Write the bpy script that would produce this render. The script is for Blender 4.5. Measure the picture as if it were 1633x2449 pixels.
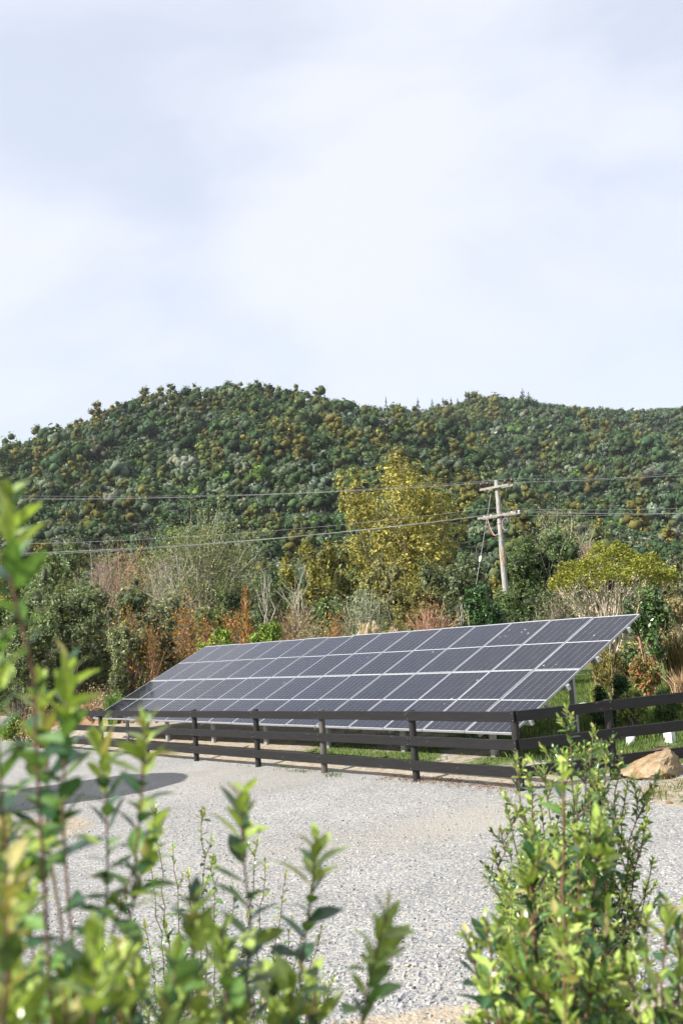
import bpy, math, random
import numpy as np
from mathutils import Matrix, Vector

# ---------------------------------------------------------------- camera, sky, sun, exposure
scene = bpy.context.scene
for o in list(bpy.data.objects):
    bpy.data.objects.remove(o)
COL = scene.collection
PI = math.pi

W0, H0 = 1633.0, 2449.0            # the frame the measurements were taken in
FPX, PITCH, ROLL, CAMZ = 2358.4, 0.1143, 0.0688, 2.5537
cp, sp, cr, sr = math.cos(PITCH), math.sin(PITCH), math.cos(ROLL), math.sin(ROLL)
FW = np.array([0, cp, sp]); U_ = np.array([0, -sp, cp]); R_ = np.array([1.0, 0, 0])
RT = cr * R_ - sr * U_
UP = sr * R_ + cr * U_
CAM = np.array([0, 0, CAMZ])

cam_data = bpy.data.cameras.new('camera')
cam_data.sensor_fit = 'VERTICAL'
cam_data.sensor_height = 36.0
cam_data.sensor_width = 24.0
cam_data.lens = FPX / H0 * 36.0
cam_data.clip_start = 0.05
cam_data.clip_end = 5000
cam_data.dof.use_dof = True
cam_data.dof.focus_distance = 17.5
cam_data.dof.aperture_fstop = 4.8
cam = bpy.data.objects.new('camera', cam_data)
COL.objects.link(cam)
cam.matrix_world = Matrix(((RT[0], UP[0], -FW[0], 0), (RT[1], UP[1], -FW[1], 0), (RT[2], UP[2], -FW[2], CAMZ), (0, 0, 0, 1)))
scene.camera = cam

SUN_EL, SHADOW_AZ = math.radians(38), math.radians(24)      # shadows run to the right and slightly away
sun_to = Vector((-math.cos(SUN_EL) * math.cos(SHADOW_AZ), -math.cos(SUN_EL) * math.sin(SHADOW_AZ), math.sin(SUN_EL)))
sd = bpy.data.lights.new('sun', 'SUN')
sd.energy = 4.6
sd.angle = math.radians(0.55)
sd.color = (1.0, 0.955, 0.89)
sun = bpy.data.objects.new('sun', sd)
COL.objects.link(sun)
sun.rotation_euler = sun_to.to_track_quat('Z', 'Y').to_euler()

world = bpy.data.worlds.new('World')
scene.world = world
world.use_nodes = True
wn, wl = world.node_tree.nodes, world.node_tree.links
wn.clear()
wo = wn.new('ShaderNodeOutputWorld')
bg = wn.new('ShaderNodeBackground')
sky = wn.new('ShaderNodeTexSky')
sky.sky_type = 'NISHITA'
sky.sun_disc = False
sky.sun_elevation = SUN_EL
sky.sun_rotation = math.atan2(sun_to.x, sun_to.y)
sky.air_density = 1.0
sky.dust_density = 1.5
tc = wn.new('ShaderNodeTexCoord')
mp = wn.new('ShaderNodeMapping')
mp.inputs['Scale'].default_value = (1.0, 1.0, 1.9)
mp.inputs['Location'].default_value = (3.1, 0.4, 1.3)
n1 = wn.new('ShaderNodeTexNoise')
n1.inputs['Scale'].default_value = 2.3
n1.inputs['Detail'].default_value = 5
n1.inputs['Roughness'].default_value = 0.5
n1.inputs['Distortion'].default_value = 0.35
rp = wn.new('ShaderNodeMapRange')
rp.interpolation_type = 'SMOOTHSTEP'
rp.inputs[1].default_value = 0.34
rp.inputs[2].default_value = 0.60
rp.inputs[3].default_value = 0.66
rp.inputs[4].default_value = 0.97
sk = wn.new('ShaderNodeMix'); sk.data_type = 'RGBA'; sk.blend_type = 'MULTIPLY'
sk.inputs[0].default_value = 1.0
sk.inputs[7].default_value = (0.95, 0.95, 0.95, 1)
mx = wn.new('ShaderNodeMix'); mx.data_type = 'RGBA'
mx.inputs[7].default_value = (3.95, 4.12, 4.58, 1)           # thin bright cloud sheet
bg.inputs['Strength'].default_value = 0.10
wl.new(tc.outputs['Generated'], mp.inputs['Vector'])
wl.new(mp.outputs['Vector'], n1.inputs['Vector'])
wl.new(n1.outputs['Fac'], rp.inputs[0])
wl.new(sky.outputs['Color'], sk.inputs[6])
wl.new(rp.outputs[0], mx.inputs[0])
wl.new(sk.outputs[2], mx.inputs[6])
wl.new(mx.outputs[2], bg.inputs['Color'])
wl.new(bg.outputs[0], wo.inputs['Surface'])

vs = scene.view_settings
vs.view_transform = 'Standard'
vs.look = 'None'
vs.exposure = 1.2
vs.gamma = 1.0
vs.use_curve_mapping = False
scene.cycles.max_bounces = 6
scene.cycles.diffuse_bounces = 3
scene.cycles.glossy_bounces = 3
scene.cycles.transmission_bounces = 3
scene.cycles.use_denoising = True

# ---------------------------------------------------------------- helpers
def ray(px, py):
    return FW + RT * (px - W0 / 2) / FPX - UP * (py - H0 / 2) / FPX

def at(px, py, Y):
    """world point seen at that place of the frame, Y metres in front of the viewer"""
    v = ray(px, py)
    return CAM + v * (Y / v[1])

def proj(P):
    d = np.asarray(P) - CAM
    z = d @ FW
    return W0 / 2 + FPX * (d @ RT) / z, H0 / 2 - FPX * (d @ UP) / z

def sstep(a, b, x):
    t = np.clip((x - a) / (b - a), 0, 1)
    return t * t * (3 - 2 * t)

FC = np.array([2.292, 14.518]); FYAW = -0.9444
FD = np.array([math.cos(FYAW), math.sin(FYAW)]); FN = np.array([-FD[1], FD[0]])
HP = np.array([3.725, 14.730]); FR = (HP - FC) / np.linalg.norm(HP - FC); FRN = np.array([-FR[1], FR[0]])
SX, SY = 0.0302, -0.0132

def behind(x, y):
    a = (x - FC[0]) * FN[0] + (y - FC[1]) * FN[1]
    b = (x - FC[0]) * FRN[0] + (y - FC[1]) * FRN[1]
    return np.minimum(a, b)

def gh(x, y):
    """height of the flat ground round the yard"""
    x = np.asarray(x, float); y = np.asarray(y, float)
    xc = 14 * np.tanh(x / 14 * 1.0) if False else np.clip(x, -13, 11)
    yc = np.clip(y, 0, 38)
    z = SX * (xc - 2) + SY * (yc - 15)
    left = -((x - FC[0]) * FD[0] + (y - FC[1]) * FD[1])
    z = z + sstep(0.15, 2.2, behind(x, y)) * (0.10 + 0.018 * np.clip(left, 0, 16))
    z = z + 2.6 * sstep(48, 110, y)
    return z

def nz(x, y, s=0):
    return (np.sin(x * 1.3 + y * .7 + s) + np.sin(-x * .8 + y * 1.7 + 2 * s + 1) + np.sin(x * 2.3 - y * 1.1 + .5 * s + 4) * .6 + np.sin(x * 3.1 + y * 3.7 + s * 3) * .4) / 3.0

class MB:
    def __init__(s):
        s.V = []; s.Q = []; s.T = []; s.C = []; s.QM = []; s.TM = []; s.n = 0
    def add(s, V, Q=None, T=None, col=(.5, .5, .5), m=0):
        V = np.asarray(V, float).reshape(-1, 3)
        s.V.append(V)
        c = np.asarray(col, float)
        s.C.append(np.broadcast_to(c, (len(V), 3)) if c.ndim == 1 else c)
        if Q is not None and len(Q):
            Q = np.asarray(Q, int); s.Q.append(Q + s.n); s.QM.append(np.full(len(Q), m))
        if T is not None and len(T):
            T = np.asarray(T, int); s.T.append(T + s.n); s.TM.append(np.full(len(T), m))
        s.n += len(V)
        return s
    def box(s, lo, hi, col=(.5, .5, .5), m=0):
        x0, y0, z0 = lo; x1, y1, z1 = hi
        V = [(x0,y0,z0),(x1,y0,z0),(x1,y1,z0),(x0,y1,z0),(x0,y0,z1),(x1,y0,z1),(x1,y1,z1),(x0,y1,z1)]
        return s.add(V, [(0,3,2,1),(4,5,6,7),(0,1,5,4),(1,2,6,5),(2,3,7,6),(3,0,4,7)], col=col, m=m)
    def tube(s, pts, rad, k=5, col=(.5, .5, .5), m=0, cap=True):
        P = np.asarray(pts, float); n = len(P)
        rad = np.broadcast_to(np.asarray(rad, float), (n,))
        t = np.gradient(P, axis=0)
        t /= np.linalg.norm(t, axis=1)[:, None] + 1e-9
        ref = np.array([0.31, 0.95, 0.05]) if abs(t[0] @ np.array([0.31, 0.95, 0.05])) < .9 else np.array([1., 0, 0])
        a = np.cross(t, ref); a /= np.linalg.norm(a, axis=1)[:, None] + 1e-9
        b = np.cross(t, a)
        th = np.arange(k) * 2 * PI / k
        ring = np.cos(th)[None, :, None] * a[:, None, :] + np.sin(th)[None, :, None] * b[:, None, :]
        V = (P[:, None, :] + ring * rad[:, None, None]).reshape(-1, 3)
        i = np.arange(n - 1)[:, None] * k; j = np.arange(k)[None, :]; j2 = (j + 1) % k
        Q = np.stack([i + j, i + k + j, i + k + j2, i + j2], -1).reshape(-1, 4)
        T = None
        if cap:
            V = np.vstack([V, P[:1], P[-1:]]); c0 = n * k; c1 = c0 + 1; e = (n - 1) * k
            T = [(c0, x, (x + 1) % k) for x in range(k)] + [(c1, e + (x + 1) % k, e + x) for x in range(k)]
        return s.add(V, Q, T, col, m)
    def mesh(s, name, mats, smooth=False):
        me = bpy.data.meshes.new(name)
        V = np.vstack(s.V) if s.V else np.zeros((0, 3))
        Q = np.vstack(s.Q) if s.Q else np.zeros((0, 4), int)
        T = np.vstack(s.T) if s.T else np.zeros((0, 3), int)
        nq, nt = len(Q), len(T)
        me.vertices.add(len(V)); me.vertices.foreach_set('co', V.astype(np.float32).ravel())
        li = np.concatenate([Q.ravel(), T.ravel()]).astype(np.int32)
        me.loops.add(len(li)); me.loops.foreach_set('vertex_index', li)
        me.polygons.add(nq + nt)
        st = np.concatenate([np.arange(nq) * 4, nq * 4 + np.arange(nt) * 3]).astype(np.int32)
        me.polygons.foreach_set('loop_start', st)
        mi = np.concatenate((s.QM or [np.zeros(0)]) + (s.TM or [np.zeros(0)])).astype(np.int32)
        me.polygons.foreach_set('material_index', mi)
        me.polygons.foreach_set('use_smooth', np.full(nq + nt, smooth))
        C = np.ones((len(V), 4), np.float32); C[:, :3] = np.vstack(s.C) if s.C else 0
        at_ = me.attributes.new('Col', 'FLOAT_COLOR', 'POINT'); at_.data.foreach_set('color', C.ravel())
        for m in (mats if isinstance(mats, (list, tuple)) else [mats]):
            me.materials.append(m)
        me.update(calc_edges=True)
        return me

def obj(name, me, parent=None, loc=None):
    o = bpy.data.objects.new(name, me)
    COL.objects.link(o)
    if parent is not None: o.parent = parent
    if loc is not None: o.location = loc
    return o

def empty(name, loc):
    o = bpy.data.objects.new(name, None)
    o.empty_display_size = 0.2
    COL.objects.link(o); o.location = loc
    return o

def tag(o, label=None, cat=None, group=None, kind=None):
    if label: o['label'] = label
    if cat: o['category'] = cat
    if group: o['group'] = group
    if kind: o['kind'] = kind
    return o

# ---------------------------------------------------------------- materials
def newmat(name):
    m = bpy.data.materials.new(name); m.use_nodes = True
    nt = m.node_tree; nt.nodes.clear()
    out = nt.nodes.new('ShaderNodeOutputMaterial')
    return m, nt.nodes, nt.links, out

def N_(nodes, typ, **kw):
    n = nodes.new(typ)
    for k, v in kw.items(): setattr(n, k, v)
    return n

def leaf_mat(name, rough=.5, spec=.35, transl=.25, var=.35, tint=(1, 1, 1), coat=0):
    m, n, l, out = newmat(name)
    a = N_(n, 'ShaderNodeAttribute', attribute_name='Col')
    oi = N_(n, 'ShaderNodeObjectInfo'); ge = N_(n, 'ShaderNodeNewGeometry')
    ad = N_(n, 'ShaderNodeMath', operation='ADD'); fr = N_(n, 'ShaderNodeMath', operation='FRACT')
    mr = N_(n, 'ShaderNodeMapRange'); mr.inputs[3].default_value = 1 - var; mr.inputs[4].default_value = 1 + var
    mu = N_(n, 'ShaderNodeVectorMath', operation='SCALE')
    l.new(oi.outputs['Random'], ad.inputs[0]); l.new(ge.outputs['Random Per Island'], ad.inputs[1])
    l.new(ad.outputs[0], fr.inputs[0]); l.new(fr.outputs[0], mr.inputs[0])
    l.new(a.outputs['Color'], mu.inputs[0]); l.new(mr.outputs[0], mu.inputs['Scale'])
    p = N_(n, 'ShaderNodeBsdfPrincipled')
    p.inputs['Roughness'].default_value = rough
    p.inputs['Specular IOR Level'].default_value = spec
    l.new(mu.outputs[0], p.inputs['Base Color'])
    tr = N_(n, 'ShaderNodeBsdfTranslucent'); ms = N_(n, 'ShaderNodeMixShader'); ms.inputs[0].default_value = transl
    t2 = N_(n, 'ShaderNodeVectorMath', operation='MULTIPLY'); t2.inputs[1].default_value = (1.1, 1.15, .6)
    l.new(mu.outputs[0], t2.inputs[0]); l.new(t2.outputs[0], tr.inputs['Color'])
    l.new(p.outputs[0], ms.inputs[1]); l.new(tr.outputs[0], ms.inputs[2]); l.new(ms.outputs[0], out.inputs['Surface'])
    return m

def blotch(m, scale, amt):
    n, l = m.node_tree.nodes, m.node_tree.links
    a = [x for x in n if x.type == 'ATTRIBUTE'][0]; tgt = a.outputs['Color'].links[0].to_socket
    t = N_(n, 'ShaderNodeTexCoord'); nt = N_(n, 'ShaderNodeTexNoise'); nt.inputs['Scale'].default_value = scale; nt.inputs['Detail'].default_value = 3
    l.new(t.outputs['Object'], nt.inputs['Vector'])
    mr = N_(n, 'ShaderNodeMapRange'); mr.inputs[1].default_value = .3; mr.inputs[2].default_value = .7; mr.inputs[3].default_value = 1 - amt; mr.inputs[4].default_value = 1 + amt
    l.new(nt.outputs['Fac'], mr.inputs[0]); s = N_(n, 'ShaderNodeVectorMath', operation='SCALE')
    l.new(a.outputs['Color'], s.inputs[0]); l.new(mr.outputs[0], s.inputs['Scale']); l.new(s.outputs[0], tgt)
    return m

def col_mat(name, rough=.8, spec=.3, metal=0, noise=0, nscale=20, bump=0, stretch=(1, 1, 1), var=0):
    """colour attribute with procedural wear and grain"""
    m, n, l, out = newmat(name)
    a = N_(n, 'ShaderNodeAttribute', attribute_name='Col')
    p = N_(n, 'ShaderNodeBsdfPrincipled')
    p.inputs['Roughness'].default_value = rough; p.inputs['Specular IOR Level'].default_value = spec; p.inputs['Metallic'].default_value = metal
    src = a.outputs['Color']
    if var:
        ge = N_(n, 'ShaderNodeNewGeometry'); mr0 = N_(n, 'ShaderNodeMapRange')
        mr0.inputs[3].default_value = 1 - var; mr0.inputs[4].default_value = 1 + var
        l.new(ge.outputs['Random Per Island'], mr0.inputs[0])
        s0 = N_(n, 'ShaderNodeVectorMath', operation='SCALE'); l.new(src, s0.inputs[0]); l.new(mr0.outputs[0], s0.inputs['Scale']); src = s0.outputs[0]
    if noise or bump:
        t = N_(n, 'ShaderNodeTexCoord'); mp = N_(n, 'ShaderNodeMapping'); mp.inputs['Scale'].default_value = stretch
        nt = N_(n, 'ShaderNodeTexNoise'); nt.inputs['Scale'].default_value = nscale; nt.inputs['Detail'].default_value = 6; nt.inputs['Roughness'].default_value = .65
        l.new(t.outputs['Object'], mp.inputs['Vector']); l.new(mp.outputs[0], nt.inputs['Vector'])
        mr = N_(n, 'ShaderNodeMapRange'); mr.inputs[1].default_value = .3; mr.inputs[2].default_value = .7
        mr.inputs[3].default_value = 1 - noise; mr.inputs[4].default_value = 1 + noise
        l.new(nt.outputs['Fac'], mr.inputs[0])
        s1 = N_(n, 'ShaderNodeVectorMath', operation='SCALE'); l.new(src, s1.inputs[0]); l.new(mr.outputs[0], s1.inputs['Scale']); src = s1.outputs[0]
        if bump:
            b = N_(n, 'ShaderNodeBump'); b.inputs['Strength'].default_value = bump; b.inputs['Distance'].default_value = .02
            l.new(nt.outputs['Fac'], b.inputs['Height']); l.new(b.outputs[0], p.inputs['Normal'])
    l.new(src, p.inputs['Base Color']); l.new(p.outputs[0], out.inputs['Surface'])
    return m

M_leaf = leaf_mat('foliage', rough=.6, spec=.22, transl=.3, var=.3)
M_forest = leaf_mat('forest_foliage', rough=.85, spec=.08, transl=.2, var=.22)
M_gloss = leaf_mat('glossy_foliage', rough=.32, spec=.55, transl=.18, var=.4)
M_fore = leaf_mat('hedge_leaf', rough=.26, spec=.55, transl=.3, var=.28)
blotch(M_fore, 3.5, .28)
M_bark = col_mat('bark', rough=.9, spec=.15, noise=.35, nscale=14, bump=.4)
M_twig = col_mat('twig', rough=.85, spec=.2, var=.3)
M_stem = col_mat('stem_bark', rough=.6, spec=.3, noise=.3, nscale=60)
M_plume = leaf_mat('plume', rough=.8, spec=.1, transl=.35, var=.2)

def fence_mat():
    m, n, l, out = newmat('dark_stained_timber')
    t = N_(n, 'ShaderNodeTexCoord'); mp = N_(n, 'ShaderNodeMapping'); mp.inputs['Scale'].default_value = (1.0, 14, 14)
    l.new(t.outputs['Object'], mp.inputs['Vector'])
    oi = N_(n, 'ShaderNodeObjectInfo'); av = N_(n, 'ShaderNodeVectorMath', operation='ADD')
    cx = N_(n, 'ShaderNodeCombineXYZ'); mm = N_(n, 'ShaderNodeMath', operation='MULTIPLY'); mm.inputs[1].default_value = 37
    l.new(oi.outputs['Random'], mm.inputs[0]); l.new(mm.outputs[0], cx.inputs[0]); l.new(mm.outputs[0], cx.inputs[1])
    l.new(mp.outputs[0], av.inputs[0]); l.new(cx.outputs[0], av.inputs[1])
    g = N_(n, 'ShaderNodeTexNoise'); g.inputs['Scale'].default_value = 4; g.inputs['Detail'].default_value = 7; g.inputs['Distortion'].default_value = .8
    l.new(av.outputs[0], g.inputs['Vector'])
    cr_ = N_(n, 'ShaderNodeValToRGB')
    cr_.color_ramp.elements[0].position = .32; cr_.color_ramp.elements[0].color = (.005, .0048, .005, 1)
    cr_.color_ramp.elements[1].position = .72; cr_.color_ramp.elements[1].color = (.0125, .0122, .0126, 1)
    l.new(g.outputs['Fac'], cr_.inputs[0])
    # pale scuffs and knots where the stain has worn
    kp = N_(n, 'ShaderNodeMapping'); kp.inputs['Scale'].default_value = (1.6, 5, 5)
    l.new(t.outputs['Object'], kp.inputs['Vector']); a2 = N_(n, 'ShaderNodeVectorMath', operation='ADD')
    l.new(kp.outputs[0], a2.inputs[0]); l.new(cx.outputs[0], a2.inputs[1])
    k = N_(n, 'ShaderNodeTexVoronoi'); k.inputs['Scale'].default_value = 1.7; k.inputs['Randomness'].default_value = 1
    l.new(a2.outputs[0], k.inputs['Vector'])
    kr = N_(n, 'ShaderNodeMapRange'); kr.inputs[1].default_value = .10; kr.inputs[2].default_value = .03; kr.inputs[3].default_value = 0; kr.inputs[4].default_value = .8
    l.new(k.outputs['Distance'], kr.inputs[0])
    mx = N_(n, 'ShaderNodeMix', data_type='RGBA'); mx.inputs[7].default_value = (.085, .07, .058, 1)
    l.new(kr.outputs[0], mx.inputs[0]); l.new(cr_.outputs[0], mx.inputs[6])
    p = N_(n, 'ShaderNodeBsdfPrincipled'); p.inputs['Roughness'].default_value = .6; p.inputs['Specular IOR Level'].default_value = .3
    b = N_(n, 'ShaderNodeBump'); b.inputs['Strength'].default_value = .5; b.inputs['Distance'].default_value = .004
    l.new(g.outputs['Fac'], b.inputs['Height']); l.new(b.outputs[0], p.inputs['Normal'])
    l.new(mx.outputs[2], p.inputs['Base Color']); l.new(p.outputs[0], out.inputs['Surface'])
    return m
M_fence = fence_mat()
M_postwood = col_mat('post_timber', rough=.6, spec=.35, noise=.5, nscale=9, bump=.4, stretch=(4, 4, .6))

def metal_mat(name, c, rough, metal=.9):
    m, n, l, out = newmat(name)
    p = N_(n, 'ShaderNodeBsdfPrincipled'); p.inputs['Metallic'].default_value = metal
    t = N_(n, 'ShaderNodeTexCoord'); nt = N_(n, 'ShaderNodeTexNoise'); nt.inputs['Scale'].default_value = 6; nt.inputs['Detail'].default_value = 5
    l.new(t.outputs['Object'], nt.inputs['Vector'])
    cr_ = N_(n, 'ShaderNodeValToRGB'); cr_.color_ramp.elements[0].color = (*[x * .75 for x in c], 1); cr_.color_ramp.elements[1].color = (*[min(1, x * 1.15) for x in c], 1)
    l.new(nt.outputs['Fac'], cr_.inputs[0]); l.new(cr_.outputs[0], p.inputs['Base Color'])
    mr = N_(n, 'ShaderNodeMapRange'); mr.inputs[3].default_value = rough * .8; mr.inputs[4].default_value = rough * 1.25
    l.new(nt.outputs['Fac'], mr.inputs[0]); l.new(mr.outputs[0], p.inputs['Roughness'])
    l.new(p.outputs[0], out.inputs['Surface'])
    return m
M_alu = metal_mat('anodised_aluminium', (.44, .45, .47), .45, .5)
M_galv = metal_mat('galvanised_steel', (.42, .42, .42), .5, .7)

def cell_mat():
    m, n, l, out = newmat('silicon_cell_under_glass')
    oi = N_(n, 'ShaderNodeObjectInfo'); ge = N_(n, 'ShaderNodeNewGeometry')
    mr = N_(n, 'ShaderNodeMapRange'); mr.inputs[3].default_value = .75; mr.inputs[4].default_value = 1.3
    ad = N_(n, 'ShaderNodeMath', operation='MULTIPLY_ADD'); ad.inputs[1].default_value = .25
    l.new(ge.outputs['Random Per Island'], ad.inputs[0]); l.new(oi.outputs['Random'], ad.inputs[2]); l.new(ad.outputs[0], mr.inputs[0])
    s = N_(n, 'ShaderNodeVectorMath', operation='SCALE'); s.inputs[0].default_value = (.006, .0065, .014)
    l.new(mr.outputs[0], s.inputs['Scale'])
    p = N_(n, 'ShaderNodeBsdfPrincipled'); p.inputs['Roughness'].default_value = .07; p.inputs['IOR'].default_value = 1.45
    t = N_(n, 'ShaderNodeTexCoord'); nt = N_(n, 'ShaderNodeTexNoise'); nt.inputs['Scale'].default_value = 3; nt.inputs['Detail'].default_value = 4
    l.new(t.outputs['Object'], nt.inputs['Vector'])
    dust = N_(n, 'ShaderNodeMapRange'); dust.inputs[1].default_value = .35; dust.inputs[2].default_value = .75; dust.inputs[3].default_value = .004; dust.inputs[4].default_value = .03
    l.new(nt.outputs['Fac'], dust.inputs[0])
    mx = N_(n, 'ShaderNodeMix', data_type='RGBA'); mx.inputs[7].default_value = (.35, .33, .31, 1)
    l.new(dust.outputs[0], mx.inputs[0]); l.new(s.outputs[0], mx.inputs[6])
    l.new(mx.outputs[2], p.inputs['Base Color']); l.new(p.outputs[0], out.inputs['Surface'])
    return m
M_cell = cell_mat()
def plain(name, c, rough=.5, spec=.5):
    m, n, l, out = newmat(name)
    p = N_(n, 'ShaderNodeBsdfPrincipled'); p.inputs['Base Color'].default_value = (*c, 1); p.inputs['Roughness'].default_value = rough; p.inputs['Specular IOR Level'].default_value = spec
    nt = N_(n, 'ShaderNodeTexNoise'); nt.inputs['Scale'].default_value = 12; nt.inputs['Detail'].default_value = 4
    cr_ = N_(n, 'ShaderNodeValToRGB'); cr_.color_ramp.elements[0].color = (*[x * .8 for x in c], 1); cr_.color_ramp.elements[1].color = (*[min(1, x * 1.1) for x in c], 1)
    l.new(nt.outputs['Fac'], cr_.inputs[0]); l.new(cr_.outputs[0], p.inputs['Base Color'])
    l.new(p.outputs[0], out.inputs['Surface'])
    return m
M_sheet = plain('white_backsheet', (.60, .60, .63), .08)
M_white = plain('white_plastic', (.75, .75, .74), .45)
M_drop = plain('dropping', (.7, .68, .64), .8, .2)
M_steelnail = metal_mat('nail', (.6, .6, .6), .4)

def gravel_mat():
    """crushed grey stone, dirt and grass, mixed by the sheet's own cover weights (Col: r = grass, g = dirt, b = compacted)"""
    m, n, l, out = newmat('yard_gravel')
    t = N_(n, 'ShaderNodeTexCoord')
    wt = N_(n, 'ShaderNodeAttribute', attribute_name='Col'); sp_ = N_(n, 'ShaderNodeSeparateColor'); l.new(wt.outputs['Color'], sp_.inputs[0])
    v = N_(n, 'ShaderNodeTexVoronoi'); v.inputs['Scale'].default_value = 34; l.new(t.outputs['Object'], v.inputs['Vector'])
    v2 = N_(n, 'ShaderNodeTexVoronoi'); v2.inputs['Scale'].default_value = 80; l.new(t.outputs['Object'], v2.inputs['Vector'])
    sc = N_(n, 'ShaderNodeSeparateColor'); l.new(v.outputs['Color'], sc.inputs[0])
    cr_ = N_(n, 'ShaderNodeValToRGB'); e = cr_.color_ramp.elements
    e[0].position = 0; e[0].color = (.15, .153, .157, 1); e[1].position = 1; e[1].color = (.36, .35, .325, 1)
    for pos, c in ((.25, (.21, .213, .216)), (.55, (.255, .255, .25)), (.8, (.285, .268, .235))):
        x = e.new(pos); x.color = (*c, 1)
    l.new(sc.outputs[0], cr_.inputs[0])
    s2 = N_(n, 'ShaderNodeSeparateColor'); l.new(v2.outputs['Color'], s2.inputs[0])
    f2 = N_(n, 'ShaderNodeMapRange'); f2.inputs[3].default_value = .82; f2.inputs[4].default_value = 1.18; l.new(s2.outputs[1], f2.inputs[0])
    sv = N_(n, 'ShaderNodeVectorMath', operation='SCALE'); l.new(cr_.outputs[0], sv.inputs[0]); l.new(f2.outputs[0], sv.inputs['Scale'])
    # broad patches: clean pale chips, greyer fines
    nb = N_(n, 'ShaderNodeTexNoise'); nb.inputs['Scale'].default_value = .45; nb.inputs['Detail'].default_value = 6; nb.inputs['Roughness'].default_value = .6
    l.new(t.outputs['Object'], nb.inputs['Vector'])
    fb = N_(n, 'ShaderNodeMapRange'); fb.inputs[1].default_value = .3; fb.inputs[2].default_value = .7; fb.inputs[3].default_value = .82; fb.inputs[4].default_value = 1.12; l.new(nb.outputs['Fac'], fb.inputs[0])
    sb = N_(n, 'ShaderNodeVectorMath', operation='SCALE'); l.new(sv.outputs[0], sb.inputs[0]); l.new(fb.outputs[0], sb.inputs['Scale'])
    comp = N_(n, 'ShaderNodeMix', data_type='RGBA'); comp.inputs[7].default_value = (.275, .255, .215, 1)
    cm = N_(n, 'ShaderNodeMath', operation='MULTIPLY'); cm.inputs[1].default_value = .85; l.new(sp_.outputs[2], cm.inputs[0])
    l.new(cm.outputs[0], comp.inputs[0]); l.new(sb.outputs[0], comp.inputs[6])
    # dirt
    nd = N_(n, 'ShaderNodeTexNoise'); nd.inputs['Scale'].default_value = 9; nd.inputs['Detail'].default_value = 8; nd.inputs['Roughness'].default_value = .7; l.new(t.outputs['Object'], nd.inputs['Vector'])
    cd = N_(n, 'ShaderNodeValToRGB'); cd.color_ramp.elements[0].position = .3; cd.color_ramp.elements[0].color = (.16, .13, .095, 1); cd.color_ramp.elements[1].position = .7; cd.color_ramp.elements[1].color = (.40, .345, .26, 1)
    l.new(nd.outputs['Fac'], cd.inputs[0])
    nm = N_(n, 'ShaderNodeTexNoise'); nm.inputs['Scale'].default_value = 5; nm.inputs['Detail'].default_value = 7; nm.inputs['Roughness'].default_value = .7; l.new(t.outputs['Object'], nm.inputs['Vector'])
    def soft(w):
        a = N_(n, 'ShaderNodeMath', operation='ADD'); l.new(w, a.inputs[0])
        b = N_(n, 'ShaderNodeMath', operation='MULTIPLY_ADD'); b.inputs[1].default_value = 1.6; b.inputs[2].default_value = -.8; l.new(nm.outputs['Fac'], b.inputs[0])
        l.new(b.outputs[0], a.inputs[1])
        c = N_(n, 'ShaderNodeMapRange', interpolation_type='SMOOTHSTEP'); c.inputs[1].default_value = .38; c.inputs[2].default_value = .62; l.new(a.outputs[0], c.inputs[0])
        return c.outputs[0]
    m1 = N_(n, 'ShaderNodeMix', data_type='RGBA'); l.new(soft(sp_.outputs[1]), m1.inputs[0]); l.new(comp.outputs[2], m1.inputs[6]); l.new(cd.outputs[0], m1.inputs[7])
    ng = N_(n, 'ShaderNodeTexNoise'); ng.inputs['Scale'].default_value = 30; ng.inputs['Detail'].default_value = 6; l.new(t.outputs['Object'], ng.inputs['Vector'])
    cg = N_(n, 'ShaderNodeValToRGB'); cg.color_ramp.elements[0].position = .3; cg.color_ramp.elements[0].color = (.035, .07, .015, 1); cg.color_ramp.elements[1].position = .75; cg.color_ramp.elements[1].color = (.16, .19, .06, 1)
    l.new(ng.outputs['Fac'], cg.inputs[0])
    m2 = N_(n, 'ShaderNodeMix', data_type='RGBA'); l.new(soft(sp_.outputs[0]), m2.inputs[0]); l.new(m1.outputs[2], m2.inputs[6]); l.new(cg.outputs[0], m2.inputs[7])
    p = N_(n, 'ShaderNodeBsdfPrincipled'); p.inputs['Roughness'].default_value = .9; p.inputs['Specular IOR Level'].default_value = .2
    b = N_(n, 'ShaderNodeBump'); b.inputs['Strength'].default_value = .8; b.inputs['Distance'].default_value = .012; b.invert = True
    l.new(v.outputs['Distance'], b.inputs['Height']); l.new(b.outputs[0], p.inputs['Normal'])
    l.new(m2.outputs[2], p.inputs['Base Color']); l.new(p.outputs[0], out.inputs['Surface'])
    return m
M_gravel = gravel_mat()

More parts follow.
